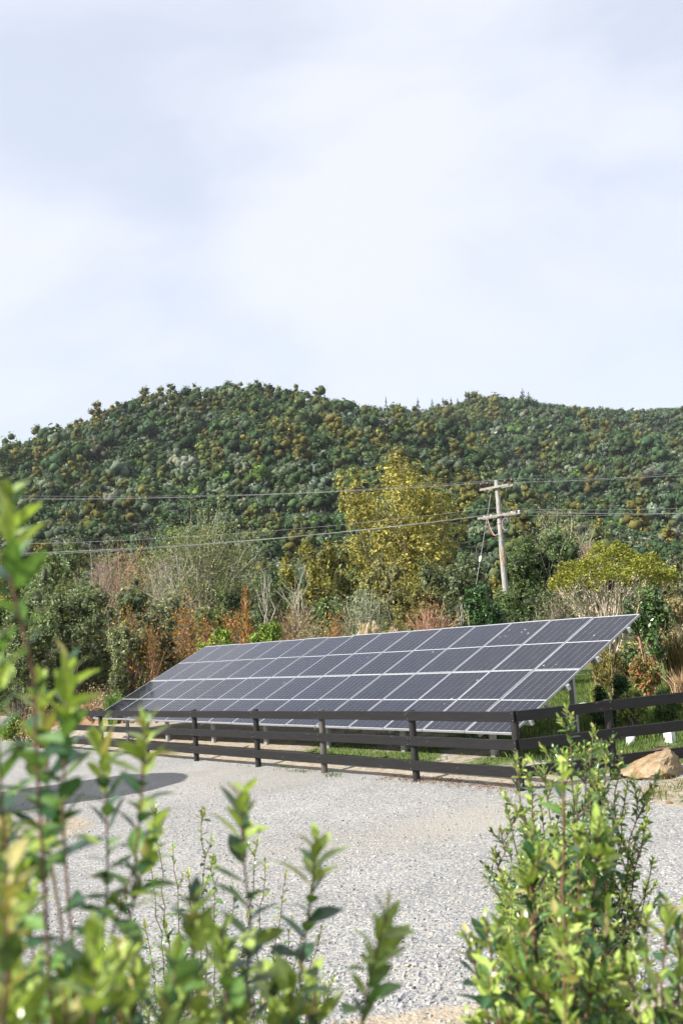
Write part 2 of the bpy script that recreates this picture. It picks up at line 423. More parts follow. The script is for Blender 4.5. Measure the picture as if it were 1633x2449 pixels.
def ground_mat(name, c0, c1, scale):
    m, n, l, out = newmat(name)
    t = N_(n, 'ShaderNodeTexCoord'); nt = N_(n, 'ShaderNodeTexNoise'); nt.inputs['Scale'].default_value = scale; nt.inputs['Detail'].default_value = 8; nt.inputs['Roughness'].default_value = .7
    l.new(t.outputs['Object'], nt.inputs['Vector'])
    cr_ = N_(n, 'ShaderNodeValToRGB'); cr_.color_ramp.elements[0].position = .3; cr_.color_ramp.elements[1].position = .7
    cr_.color_ramp.elements[0].color = (*c0, 1); cr_.color_ramp.elements[1].color = (*c1, 1)
    l.new(nt.outputs['Fac'], cr_.inputs[0])
    p = N_(n, 'ShaderNodeBsdfPrincipled'); p.inputs['Roughness'].default_value = .95; p.inputs['Specular IOR Level'].default_value = .1
    b = N_(n, 'ShaderNodeBump'); b.inputs['Strength'].default_value = .6; b.inputs['Distance'].default_value = .1
    l.new(nt.outputs['Fac'], b.inputs['Height']); l.new(b.outputs[0], p.inputs['Normal'])
    l.new(cr_.outputs[0], p.inputs['Base Color']); l.new(p.outputs[0], out.inputs['Surface'])
    return m
M_ground = ground_mat('rough_ground', (.05, .045, .02), (.13, .12, .05), 1.2)
M_hill = ground_mat('hill_floor', (.020, .030, .016), (.04, .052, .026), .15)
M_stone = col_mat('gravel_stone', rough=.9, spec=.12, var=.10)

def rock_mat():
    m, n, l, out = newmat('weathered_rock')
    t = N_(n, 'ShaderNodeTexCoord')
    mp = N_(n, 'ShaderNodeMapping'); mp.inputs['Scale'].default_value = (1, 2.6, 2.6); mp.inputs['Rotation'].default_value = (.3, .5, .6)
    l.new(t.outputs['Object'], mp.inputs['Vector'])
    nt = N_(n, 'ShaderNodeTexNoise'); nt.inputs['Scale'].default_value = 3.2; nt.inputs['Detail'].default_value = 9; nt.inputs['Roughness'].default_value = .68; nt.inputs['Distortion'].default_value = .6
    l.new(mp.outputs[0], nt.inputs['Vector'])
    cr_ = N_(n, 'ShaderNodeValToRGB'); e = cr_.color_ramp.elements
    e[0].position = .30; e[0].color = (.10, .055, .03, 1); e[1].position = .78; e[1].color = (.42, .35, .25, 1)
    x = e.new(.42); x.color = (.24, .16, .085, 1); x = e.new(.56); x.color = (.32, .25, .16, 1)
    l.new(nt.outputs['Fac'], cr_.inputs[0])
    p = N_(n, 'ShaderNodeBsdfPrincipled'); p.inputs['Roughness'].default_value = .85; p.inputs['Specular IOR Level'].default_value = .2
    b = N_(n, 'ShaderNodeBump'); b.inputs['Strength'].default_value = .9; b.inputs['Distance'].default_value = .07
    l.new(nt.outputs['Fac'], b.inputs['Height']); l.new(b.outputs[0], p.inputs['Normal'])
    l.new(cr_.outputs[0], p.inputs['Base Color']); l.new(p.outputs[0], out.inputs['Surface'])
    return m
M_rock = rock_mat()

# ---------------------------------------------------------------- ground
def grid(name, xs, ys, zf, mat, colf=None, smooth=True):
    X, Y = np.meshgrid(xs, ys)
    Z = zf(X, Y)
    V = np.stack([X, Y, Z], -1).reshape(-1, 3)
    nx, ny = len(xs), len(ys)
    i = np.arange(ny - 1)[:, None] * nx + np.arange(nx - 1)[None, :]
    Q = np.stack([i, i + 1, i + nx + 1, i + nx], -1).reshape(-1, 4)
    C = colf(X, Y).reshape(-1, 3) if colf else (.5, .5, .5)
    b = MB(); b.add(V, Q, col=C)
    return obj(name, b.mesh(name, mat, smooth))

def cover(X, Y):
    s = behind(X, Y)
    left = -((X - FC[0]) * FD[0] + (Y - FC[1]) * FD[1])
    right = ((X - FC[0]) * FR[0] + (Y - FC[1]) * FR[1])
    frontfence = (X - FC[0]) * FN[0] + (Y - FC[1]) * FN[1]
    g = np.zeros_like(X); d = np.zeros_like(X); c = np.zeros_like(X)
    inside = sstep(-.15, .5, s)
    d = np.maximum(d, inside * (.62 + .25 * nz(X * 1.1, Y * 1.1)))
    d = np.maximum(d, sstep(-.35, .1, s) * sstep(2.5, -1.0, left) * .55)
    gg = sstep(.35, 1.2, s) * (.60 + .55 * nz(X * 1.7, Y * 1.3, 2)) * sstep(12, 5, left)
    gg = np.maximum(gg, sstep(.3, .8, (X - FC[0]) * FRN[0] + (Y - FC[1]) * FRN[1]) * sstep(.4, 1.4, right) * (.85 + .2 * nz(X * 2, Y * 2, 5)))
    gg = np.maximum(gg, sstep(2.2, 4.5, s) * .55)
    gg = np.maximum(gg, sstep(9, 14, s) * .9)
    g = np.maximum(g, gg)
    # dry grass by the rock, in front of the side fence
    e = ((X - 4.75) / 1.25) ** 2 + ((Y - 13.1) / 1.5) ** 2
    d = np.maximum(d, sstep(1.25, .5, e) * .85); g = np.maximum(g, sstep(1.3, .3, e) * .50)
    # tufts along the fence line
    g = np.maximum(g, np.exp(-(frontfence / .22) ** 2) * .47 * (0.6 + .6 * nz(X * 2.3, Y * 2.1, 8)) * (right < 0))
    # garden bed at the near side
    edge = 6.72 + .10 * nz(X * 2, 0, 1) + .03 * X
    d = np.maximum(d, sstep(edge + .12, edge - .25, Y) * .95)
    e2 = ((X + 5.2) / 1.3) ** 2 + ((Y - 15.2) / 1.6) ** 2
    d = np.maximum(d, sstep(1.2, .4, e2) * .75)
    # worn wheel track
    trk = np.exp(-(((Y - 12.6) - .35 * (X - .6)) / 1.1) ** 2) * np.exp(-((X - .8) / 2.2) ** 2)
    trk2 = np.exp(-(((Y - 19.5) + .15 * (X + 3)) / 2.2) ** 2) * np.exp(-((X + 3.5) / 4) ** 2) * .7
    c = np.maximum(trk, trk2) * (.7 + .4 * nz(X, Y, 3))
    return np.clip(np.stack([g, d, c], -1), 0, 1)

yard = grid('gravel_yard', np.arange(-20, 14.01, .16), np.arange(1.0, 44.01, .16),
            lambda X, Y: gh(X, Y) + .010 * nz(X * 1.5, Y * 1.5) + .006 * nz(X * 5, Y * 5, 3), M_gravel, cover)
tag(yard, 'pale grey gravel yard running to dirt and grass behind the fence', None, None, 'structure')
far = grid('ground', np.concatenate([np.linspace(-3000, -60, 25), np.linspace(-50, 50, 51), np.linspace(60, 3000, 25)]),
           np.concatenate([np.linspace(-600, -20, 12), np.linspace(-10, 120, 66), np.linspace(140, 3500, 30)]),
           lambda X, Y: gh(X, Y) - .12 - .25 * ((X > -19.5) & (X < 13.5) & (Y > 2) & (Y < 43)), M_ground)
tag(far, kind='structure')

# ---------------------------------------------------------------- hills
def skytab(pts):
    T = []
    for px, py in pts:
        v = ray(px, py); T.append((v[0] / v[1], v[2] / v[1]))
    T.sort(); T = np.array(T)
    return T[:, 0], T[:, 1]
skyA = skytab([(-900, 1390), (-500, 1230), (-200, 1140), (0, 1072), (60, 1055), (110, 1030), (190, 995), (240, 970), (300, 945), (345, 932), (420, 924), (470, 915), (540, 907), (600, 903),
               (660, 910), (720, 920), (790, 937), (860, 950), (920, 968), (1000, 1000), (1100, 1055), (1250, 1150), (1400, 1240), (1650, 1330), (2200, 1400)])
skyB = skytab([(300, 1080), (600, 1010), (800, 975), (930, 972), (990, 972), (1040, 965), (1090, 958), (1130, 947), (1200, 939), (1260, 946), (1330, 955), (1400, 962), (1480, 968), (1560, 965), (1633, 963),
               (1750, 955), (2000, 975), (2500, 1100)])
YA, YB = 380.0, 620.0
def hillA(x, y):
    t = np.interp(x / np.maximum(y, 60), *skyA) * YA + CAMZ - 7.0
    q = np.clip((y - 95) / (YA - 95), 0, 1)
    h = t * (0.18 * q + .82 * q ** 1.35)
    h = h * (1 - .45 * sstep(YA, YA + 260, y))
    h = h + sstep(.05, .3, q) * sstep(1.0, .75, q) * (7 * np.sin(x / 26 + .35 * np.sin(y / 40)) + 3.0 * np.sin(x / 11 + y / 30))
    return np.where(y > 95, h, -5)
def hillB(x, y):
    t = np.interp(x / np.maximum(y, 60), *skyB) * YB + CAMZ - 7.5
    q = np.clip((y - 210) / (YB - 210), 0, 1)
    h = t * (0.1 * q + .9 * q ** 1.2)
    h = h * (1 - .4 * sstep(YB, YB + 300, y))
    h = h + sstep(.05, .3, q) * sstep(1.0, .8, q) * (9 * np.sin(x / 38 + y / 90) + 4 * np.sin(x / 15))
    return np.where(y > 210, h, -5)
def hz(x, y):
    return np.maximum(hillA(x, y), hillB(x, y))
hl = grid('hill', np.arange(-520, 701, 8.0), np.arange(92, 960, 8.0), hz, M_hill)
tag(hl, kind='structure')

# ---------------------------------------------------------------- foliage tools
def rot_basis(nrm, rng):
    n = len(nrm)
    nrm = nrm / (np.linalg.norm(nrm, axis=1)[:, None] + 1e-9)
    r = rng.normal(size=(n, 3)); t = np.cross(nrm, r); t /= np.linalg.norm(t, axis=1)[:, None] + 1e-9
    return nrm, t, np.cross(nrm, t)

def leaf_faces(b, C, Nn, size, rng, col, aspect=.5, axis=None, m=0):
    """rhombic leaf sprays at C facing Nn"""
    n = len(C)
    Nn, t, u = rot_basis(Nn, rng)
    if axis is not None:
        t = axis / (np.linalg.norm(axis, axis=1)[:, None] + 1e-9); u = np.cross(Nn, t); u /= np.linalg.norm(u, axis=1)[:, None] + 1e-9
    s = np.broadcast_to(size, (n,))[:, None]
    off = Nn * s * .18
    V = np.stack([C - t * s, C - u * s * aspect + off, C + t * s, C + u * s * aspect + off], 1).reshape(-1, 3)
    Q = np.arange(n * 4).reshape(-1, 4)
    c = np.repeat(col, 4, axis=0) if np.ndim(col) == 2 else col
    b.add(V, Q, col=c, m=m)

def rdir(rng, n):
    d = rng.normal(size=(n, 3)); return d / np.linalg.norm(d, axis=1)[:, None]

def mixcol(rng, n, cols, wts=None, var=.2):
    cols = np.array(cols, float)
    i = rng.choice(len(cols), n, p=wts)
    return np.clip(cols[i] * (1 + rng.normal(0, var, (n, 1))), .004, 1)

# ---------------------------------------------------------------- forest on the hills
KINDS = {
    'dark': dict(cols=[(.046, .078, .032), (.062, .098, .042), (.034, .058, .027)], h=1.05),
    'grey': dict(cols=[(.098, .125, .078), (.145, .165, .118), (.064, .088, .054)], h=1.0),
    'gold': dict(cols=[(.116, .108, .028), (.148, .130, .034), (.080, .080, .025)], h=1.4),
    'olive': dict(cols=[(.088, .108, .038), (.115, .132, .050), (.062, .078, .030)], h=1.25),
    'lime': dict(cols=[(.095, .15, .034), (.12, .175, .04), (.06, .10, .026)], h=.9),
    'pale': dict(cols=[(.15, .155, .115), (.125, .135, .092), (.085, .10, .064)], h=1.0),
}
PHI = (1 + 5 ** .5) / 2
ICO = np.array([(-1, PHI, 0), (1, PHI, 0), (-1, -PHI, 0), (1, -PHI, 0), (0, -1, PHI), (0, 1, PHI), (0, -1, -PHI), (0, 1, -PHI), (PHI, 0, -1), (PHI, 0, 1), (-PHI, 0, -1), (-PHI, 0, 1)]) / 1.902
ICF = np.array([(0,11,5),(0,5,1),(0,1,7),(0,7,10),(0,10,11),(1,5,9),(5,11,4),(11,10,2),(10,7,6),(7,1,8),(3,9,4),(3,4,2),(3,2,6),(3,6,8),(3,8,9),(4,9,5),(2,4,11),(6,2,10),(8,6,7),(9,8,1)])
def forest_proto(kind, rng, nq):
    """crown of uneven leafy lobes, ragged with leaf sprays"""
    k = dict(KINDS[kind]); k['cols'] = [tuple(c_ * 1.2 for c_ in c) for c in k['cols']]; b = MB()
    far_ = nq < 60
    L = (5 if far_ else 9) + rng.integers(0, 2)
    g = np.arange(L) + .5
    ph = np.arccos(1 - 1.25 * g / L); th = PI * (1 + 5 ** .5) * g + rng.uniform(0, 6)
    lc = np.stack([np.cos(th) * np.sin(ph), np.sin(th) * np.sin(ph), np.cos(ph) * .85], -1) * rng.uniform(.20, .32, (L, 1))
    if kind in ('gold', 'olive'):
        lc = np.stack([np.cos(th) * .17, np.sin(th) * .17, np.linspace(.46, -.25, L) + rng.normal(0, .03, L)], -1) * np.concatenate([rng.uniform(.7, 1.2, (L, 2)), np.ones((L, 1))], 1)
        lc[:, :2] *= np.linspace(.8, 1.4, L)[:, None]
    lr = rng.uniform(.135, .225, L) * (1.3 if far_ else 1)
    cz = np.array([0, 0, .42 * k['h']])
    for a in range(L):
        V = ICO * (1 + rng.normal(0, .14, (12, 1))) * lr[a] * np.array([1, 1, .82]) * .80
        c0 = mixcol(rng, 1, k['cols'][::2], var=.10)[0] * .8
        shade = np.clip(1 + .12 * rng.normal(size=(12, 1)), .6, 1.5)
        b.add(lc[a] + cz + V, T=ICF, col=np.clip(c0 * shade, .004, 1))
    i = rng.choice(L, nq); d = rdir(rng, nq); d[:, 2] = np.where(d[:, 2] < -.3, -d[:, 2], d[:, 2])
    C = lc[i] + d * (lr[i] * rng.uniform(.80, 1.18, nq))[:, None] + cz
    leaf_faces(b, C, d + rng.normal(0, .30, (nq, 3)) + np.array([0, 0, .2]), rng.uniform(.030, .066, nq) * (1.4 if far_ else 1), rng, mixcol(rng, nq, k['cols'], [.45, .3, .25], var=.18), .62)
    b.tube([(0, 0, -.25), (0, 0, .4 * k['h'])], [.032, .02], 4, (.16, .14, .115), cap=False)
    return b

rngF = np.random.default_rng(5)
PROTO = {k: [forest_proto(k, rngF, 115) for _ in range(5)] for k in KINDS}
PROTO_FAR = {k: [forest_proto(k, rngF, 38) for _ in range(5)] for k in KINDS}
PMESH = {k: [b.mesh('forest_tree_' + k, M_forest, True) for b in PROTO[k]] for k in KINDS}

def pick_kind(x, y, r, hillb):
    a = nz(x / 22, y / 30, 1.0) + .5 * nz(x / 9, y / 9, 4)
    if hillb:
        w = dict(dark=.60, grey=.28, gold=.03, olive=.05, lime=.02, pale=.02)
    else:
        w = dict(dark=.54, grey=.22, gold=.07, olive=.11, lime=.03, pale=.03)
        if a > .35: w = dict(dark=.40, grey=.14, gold=.22, olive=.18, lime=.03, pale=.03)
        elif a < -.35: w = dict(dark=.62, grey=.26, gold=.02, olive=.04, lime=.03, pale=.03)
    if hillb and y > YB - 110 and .10 < x / y < .168: w = dict(olive=.75, gold=.2, dark=.05)
    ks = list(w); return ks[np.searchsorted(np.cumsum([w[k] for k in ks]) / sum(w.values()), r)]

cand = []
def scatter(f, y0, y1, step_f, hillb):
    y = y0
    while y < y1:
        st = step_f(y)
        xl, xr = -.43 * y - 12, .43 * y + 12
        x = xl + rngF.uniform(0, st)
        while x < xr:
            X = x + rngF.normal(0, st * .28); Y = y + rngF.normal(0, st * .3)
            z = float(f(X, Y))
            other = float(hillA(X, Y)) if hillb else float(hillB(X, Y))
            if z > other - .5 and z > 0:
                kd = pick_kind(X, Y, rngF.uniform(), hillb); s = st * rngF.uniform(.8, 1.55) * (rngF.uniform(1.35, 1.75) if rngF.uniform() < .14 else 1)
                if Y > (YB if hillb else YA) - 22: s = min(s, 1.3 * st)
                cand.append((X, Y, z, s, kd, hillb))
            x += st
        y += st * .95
scatter(hillA, 104, YA + 14, lambda y: 2.9 + 1.5 * min(1, (y - 104) / 220), False)
scatter(hillB, 240, YB + 16, lambda y: 4.6, True)

# visibility against the terrain: drop trees wholly hidden by the ground in front
def visible(X, Y, Z):
    t = np.linspace(.3, .985, 36)
    return not np.any(hz(X * t, Y * t) + 4 > CAMZ + (Z - CAMZ) * t)
kept = []
for c in cand:
    X, Y, z, s, k, hb = c
    top = z + s * KINDS[k]['h'] * 1.1
    px, py = proj((X, Y, top))
    if -140 < px < W0 + 140 and py < 1500 and visible(X, Y, top):
        kept.append((s / Y * (1 if -20 < px < W0 + 20 else .2),) + c)
print('forest trees', len(kept))
kept.sort(key=lambda a: -a[0])
indiv = kept[:270]; rest = kept[270:]
LBL = {'dark': 'dark green broadleaf tree', 'grey': 'grey-green broadleaf tree', 'gold': 'olive-gold podocarp tree', 'olive': 'dull olive bushy tree', 'lime': 'bright green rounded tree', 'pale': 'pale flowering grey-leaved tree'}
ZONES = ['behind the tallest hedge stem', 'above the left dark trees', 'above the pink scrub', 'left behind the fan-branched tree', 'right above the fan-branched tree', 'above the pale dead trunk', 'left of the wattle tree', 'straight behind the wattle tree', 'between wattle and power pole', 'right beside the power pole', 'above the green pole-side tree', 'above the flat-topped yellow tree', 'over the right array corner', 'at the right edge']
for q, (w_, X, Y, z, s, k, hb) in enumerate(indiv):
    o = obj('forest_tree', PMESH[k][q % 5])
    o.location = (X, Y, z); o.rotation_euler = (0, 0, rngF.uniform(0, 6.28))
    o.scale = (s, s, s * rngF.uniform(.9, 1.2))
    side, hgt = proj((X, Y, z + s * .6))
    where = ZONES[int(np.clip(side / W0 * len(ZONES), 0, len(ZONES) - 1))]
    row = 'highest' if hgt < 1215 else ('half-way' if hgt < 1265 else ('low' if hgt < 1310 else 'lowest'))
    tag(o, f'{LBL[k]} {row} on the hill foot, {where}', 'tree', f'{k} trees {row} on the hill foot, {where}')

def bulk(name, items, near, distant, label):
    b = MB()
    for q, (w_, X, Y, z, s, k, hb) in enumerate(items):
        pr = (near if Y < 210 else distant)[k][q % 5]
        a = rngF.uniform(0, 6.28); c, sn = math.cos(a), math.sin(a)
        V = np.vstack(pr.V) * s; V[:, 2] *= rngF.uniform(.9, 1.25)
        V = np.stack([V[:, 0] * c - V[:, 1] * sn + X, V[:, 0] * sn + V[:, 1] * c + Y, V[:, 2] + z], -1)
        C = np.vstack(pr.C) * rngF.uniform(.65, 1.5) * np.array([rngF.uniform(.88, 1.08), 1, rngF.uniform(.85, 1.15)])
        b.add(V, np.vstack(pr.Q), np.vstack(pr.T), C)
    o = obj(name, b.mesh(name, M_forest, True))
    return tag(o, label, 'forest', None, 'stuff')
bulk('hill_forest', [r for r in rest if not r[6]], PROTO, PROTO_FAR, 'mixed dark and golden forest covering the near rounded hill')
bulk('ridge_forest', [r for r in rest if r[6]], PROTO_FAR, PROTO_FAR, 'finer dark green forest on the far right ridge')

# single trees that stand out on the skyline
def conifer(rng, n=90, col=((.03, .05, .035), (.045, .065, .045))):
    b = MB()
    h = rng.uniform(0, 1, n) ** .8
    a = rng.uniform(0, 2 * PI, n); r = (1 - h) * .24 * rng.uniform(.4, 1, n) * (1 - .35 * (np.floor(h * 8) % 2)) + .01
    C = np.stack([np.cos(a) * r, np.sin(a) * r, .1 + h * .9], -1)
    Nn = np.stack([np.cos(a) * .5, np.sin(a) * .5, np.full(n, .8)], -1) + rng.normal(0, .3, (n, 3))
    leaf_faces(b, C, Nn, (1.1 - h) * .085 + .012, rng, mixcol(rng, n, col), .5)
    b.tube([(0, 0, -.1), (0, 0, .98)], [.022, .004], 4, (.09, .075, .06), cap=False)
    return b
def skyline(px, py, Y, f, hgt, wid, me, name, label, cat='tree'):
    v = ray(px, py); X = v[0] / v[1] * Y
    o = obj(name, me); z = float(f(X, Y))
    top = CAMZ + v[2] / v[1] * Y
    h = max(top - z, hgt)
    o.location = (X, Y, z - .2); o.scale = (wid, wid, h / hgt * hgt); o.rotation_euler = (0, 0, rngF.uniform(0, 6))
    return tag(o, label, cat)
cm = [conifer(rngF).mesh('conifer', M_forest) for _ in range(3)]
for q, (px, py, w_, lb) in enumerate([(922, 947, 7, 'pale feathery conifer rising left of the notch between the hills'), (998, 950, 8, 'tall thin conifer on the notch, first right of the dip'), (1032, 953, 9, 'broad dark conifer on the ridge notch beside a thin one'),
        (1058, 950, 8, 'dark bushy conifer in the middle of the ridge notch'), (1077, 948, 6, 'small thin conifer right of the bushy one on the notch'), (1093, 950, 7, 'short pointed conifer before the brown knoll'),
        (1113, 948, 8, 'low conifer at the left foot of the brown knoll'), (1248, 928, 12, 'tall dark conifer on the right shoulder of the brown knoll'), (1262, 935, 9, 'pale conifer leaning beside the tallest ridge conifer')]):
    skyline(px, py, YB - 6, hillB, 1, w_ * 1.6, cm[q % 3], 'ridge_conifer', lb)
for q, (px, py, w_, k, lb) in enumerate([(345, 921, 8, 'gold', 'leftmost of three tall golden trees on the left skyline'), (382, 915, 6.5, 'gold', 'narrow middle one of three tall golden skyline trees'), (410, 914, 8.5, 'olive', 'rounded right one of three tall skyline trees'),
        (447, 917, 8, 'dark', 'dark round tree on the skyline right of the golden three'), (230, 953, 8, 'gold', 'tall golden tree breaking the lower left skyline'), (92, 1010, 9, 'gold', 'golden tree at the far left end of the skyline'), (547, 896, 8, 'dark', 'dark tree on the highest crest of the hill'), (610, 896, 7, 'dark', 'second dark tree right along the highest crest')]):
    v = ray(px, py); X = v[0] / v[1] * (YA - 3); z = float(hillA(X, YA - 3)); top = CAMZ + v[2] / v[1] * (YA - 3)
    o = obj('skyline_tree', PMESH[k][q % 3]); hh = max(top - z, 5)
    o.location = (X, YA - 3, z); o.scale = (w_, w_, min(hh / (KINDS[k]['h'] * .9), 1.05 * w_)); tag(o, lb, 'tree')

# ---------------------------------------------------------------- fence
rngA = np.random.default_rng(11)
def P2(s): return FC - FD * s                      # along the front run, metres left of the corner
POSTS = [0, 2.4485, 5.1241, 7.5312, 10.2837, 12.9525, 15.8959, 18.6]
RIGHT = [1.449, 3.35, 5.6]
RAILZ = [(.19, .345), (.58, .73), (.985, 1.135)]
fence = empty('post_and_rail_fence', (FC[0], FC[1], float(gh(*FC))))
tag(fence, 'black stained three-rail timber fence turning a corner in front of the solar panels', 'fence')
fo = Vector(fence.location)
def local(o): o.location = Vector(o.location) - fo; return o
b = MB(); b.tube([(0, 0, -.3), (0, 0, .3), (0, 0, .8), (0, 0, 1.145), (0, 0, 1.15)], [.062, .061, .060, .058, .05], 12, (.015, .0145, .0145)); post_me = b.mesh('fence_post', M_postwood, False)
b = MB(); b.tube([(0, 0, -.3), (0, 0, .3), (0, 0, .8), (0, 0, 1.145), (0, 0, 1.15)], [.064, .061, .060, .058, .05], 12, (.085, .075, .066)); worn_me = b.mesh('fence_post_worn', M_postwood, False)
for i, s in enumerate(POSTS):
    p = P2(s) + FN * .085
    if i == 0: p = FC + FN * .05 + FD * -.055
    o = obj('fence_post', worn_me if i == 2 else post_me, fence, (p[0], p[1], float(gh(*P2(s))))); local(o)
    o.rotation_euler = (rngA.normal(0, .006), rngA.normal(0, .006), rngA.uniform(0, 6)); o.scale = (1, 1, rngA.uniform(.995, 1.015))
    if i == 2: o['label'] = 'weathered grey post with the stain worn off'
for s in RIGHT:
    p = FC + FR * s + FRN * .085
    o = obj('fence_post', post_me, fence, (p[0], p[1], float(gh(*(FC + FR * s))))); local(o); o.rotation_euler = (0, 0, rngA.uniform(0, 6))
nail_b = MB(); nail_b.tube([(0, 0, 0), (0, -.004, 0)], [.0055, .0055], 6); nail_me = nail_b.mesh('nail', M_steelnail)
def rail(pa, pb, z0, z1, nrm, nails):
    """one board from pa to pb (xy), its face standing off along nrm"""
    ga, gb = float(gh(*pa)), float(gh(*pb))
    A = Vector((pa[0], pa[1], ga + (z0 + z1) / 2)); B = Vector((pb[0], pb[1], gb + (z0 + z1) / 2))
    L = (B - A).length; h = (z1 - z0) / 2; t = .022
    bb = MB(); n = 7
    X = np.linspace(-L / 2, L / 2, n); wob = rngA.normal(0, .0025, n); wob[[0, -1]] = 0
    c = .004
    prof = [(-t, -h + c), (-t + c, -h), (t - c, -h), (t, -h + c), (t, h - c), (t - c, h), (-t + c, h), (-t, h - c)]
    V = np.array([(x, y + rngA.normal(0, .0004), z + w) for x, w in zip(X, wob) for y, z in prof])
    k = len(prof); i = np.arange(n - 1)[:, None] * k; j = np.arange(k)[None, :]; j2 = (j + 1) % k
    Q = np.stack([i + j, i + j2, i + k + j2, i + k + j], -1).reshape(-1, 4)
    e = (n - 1) * k
    caps = [(0, 7, 6, 1), (1, 6, 5, 2), (2, 5, 4, 3), (e, e + 1, e + 6, e + 7), (e + 1, e + 2, e + 5, e + 6), (e + 2, e + 3, e + 4, e + 5)]
    bb.add(V, np.vstack([Q, caps]))
    o = obj('rail', bb.mesh('rail', M_fence), fence)
    d = (B - A).normalized(); mid = (A + B) / 2
    up = Vector((0, 0, 1)); y = up.cross(d).normalized(); z = d.cross(y)
    o.matrix_local = Matrix(((d.x, y.x, z.x, mid.x - fo.x), (d.y, y.y, z.y, mid.y - fo.y), (d.z, y.z, z.z, mid.z - fo.z), (0, 0, 0, 1)))
    for s in nails:
        for zz in (-.045, .045):
            q = obj('nail', nail_me, o); q.location = (s - L / 2, -t - .0005, zz + rngA.normal(0, .006))
    return o
joints = [[0, 5.124, 10.284, 15.896, 21.2], [0, 2.4485, 7.531, 12.9525, 18.6], [0, 5.124, 10.284, 15.896, 21.2]]
for k, (z0, z1) in enumerate(RAILZ):
    js = joints[k]
    for a, c in zip(js[:-1], js[1:]):
        pa = P2(c - .003) ; pb = P2(a + .003)
        ns = [(c - s) for s in POSTS if a - .01 <= s <= c + .01]
        rail(pa, pb, z0, z1, FN, [min(max(x, .03), c - a - .03) for x in ns])
    jr = [.028, 3.35, 8.2] if k != 1 else [.028, 3.35, 8.2]
    for a, c in zip(jr[:-1], jr[1:]):
        rail(FC + FR * (a + .003) - FRN * 0, FC + FR * (c - .003), z0 + .004, z1 + .004, FRN, [x for x in (1.449 - a, 3.35 - a - .04) if .05 < x < c - a])

# ---------------------------------------------------------------- solar array
AYAW, TILT = -0.8916, 0.4338
PW, PH, GAP = 1.060, 2.105, .02
DU = np.array([math.cos(AYAW), math.sin(AYAW), .0138]); DU /= np.linalg.norm(DU)
DNn = np.array([-math.sin(AYAW), math.cos(AYAW), 0])
DV = math.cos(TILT) * DNn + np.array([0, 0, math.sin(TILT)])
DW = np.cross(DU, DV); DW /= np.linalg.norm(DW)
AO = np.array([2.519, 16.409, .622])             # lower right corner
ABASE = np.array([AO[0], AO[1], float(gh(AO[0], AO[1]))])
array = empty('solar_array', ABASE)
tag(array, 'long tilted solar panel array, two rows of dark panels in silver frames behind the fence', 'solar array')
def ap(i, v, w=0): return AO + DU * (i - 15) * 1.07 + DV * v + DW * w
fr = .009; dp = .035
b = MB()
b.box((0, 0, -dp), (PW, fr, .004)); b.box((0, PH - fr, -dp), (PW, PH, .004))
b.box((0, fr, -dp), (fr, PH - fr, .0037)); b.box((PW - fr, fr, -dp), (PW, PH - fr, .0037))
b.add([(fr, fr, -.003), (PW - fr, fr, -.003), (PW - fr, PH - fr, -.003), (fr, PH - fr, -.003)], [(0, 1, 2, 3)], m=1)
panel_me = b.mesh('solar_panel', [M_alu, M_sheet])
b = MB(); mx_, my_, mid = .012, .014, .022
cw = (PW - 2 * fr - 2 * mx_) / 6; chh = (PH - 2 * fr - 2 * my_ - mid) / 24
for i in range(6):
    for j in range(24):
        x0 = fr + mx_ + i * cw + .0038; x1 = x0 + cw - .0076
        y0 = fr + my_ + j * chh + (mid if j >= 12 else 0) + .0016; y1 = y0 + chh - .0032
        b.add([(x0, y0, 0), (x1, y0, 0), (x1, y1, 0), (x0, y1, 0)], [(0, 1, 2, 3)])
cells_me = b.mesh('solar_cells', M_cell)
BM3 = Matrix(((DU[0], DV[0], DW[0]), (DU[1], DV[1], DW[1]), (DU[2], DV[2], DW[2])))
for r in range(2):
    for i in range(15):
        p = ap(i, r * (PH + GAP)) - ABASE + DW * rngA.normal(0, .0012)
        m4 = BM3.to_4x4(); tilt = Matrix.Rotation(rngA.normal(0, .0028), 4, 'X') @ Matrix.Rotation(rngA.normal(0, .0035), 4, 'Y')
        o = obj('solar_panel', panel_me, array); m4.translation = Vector(p); o.matrix_local = m4 @ tilt
        c = obj('solar_cells', cells_me, o); c['kind'] = 'stuff'
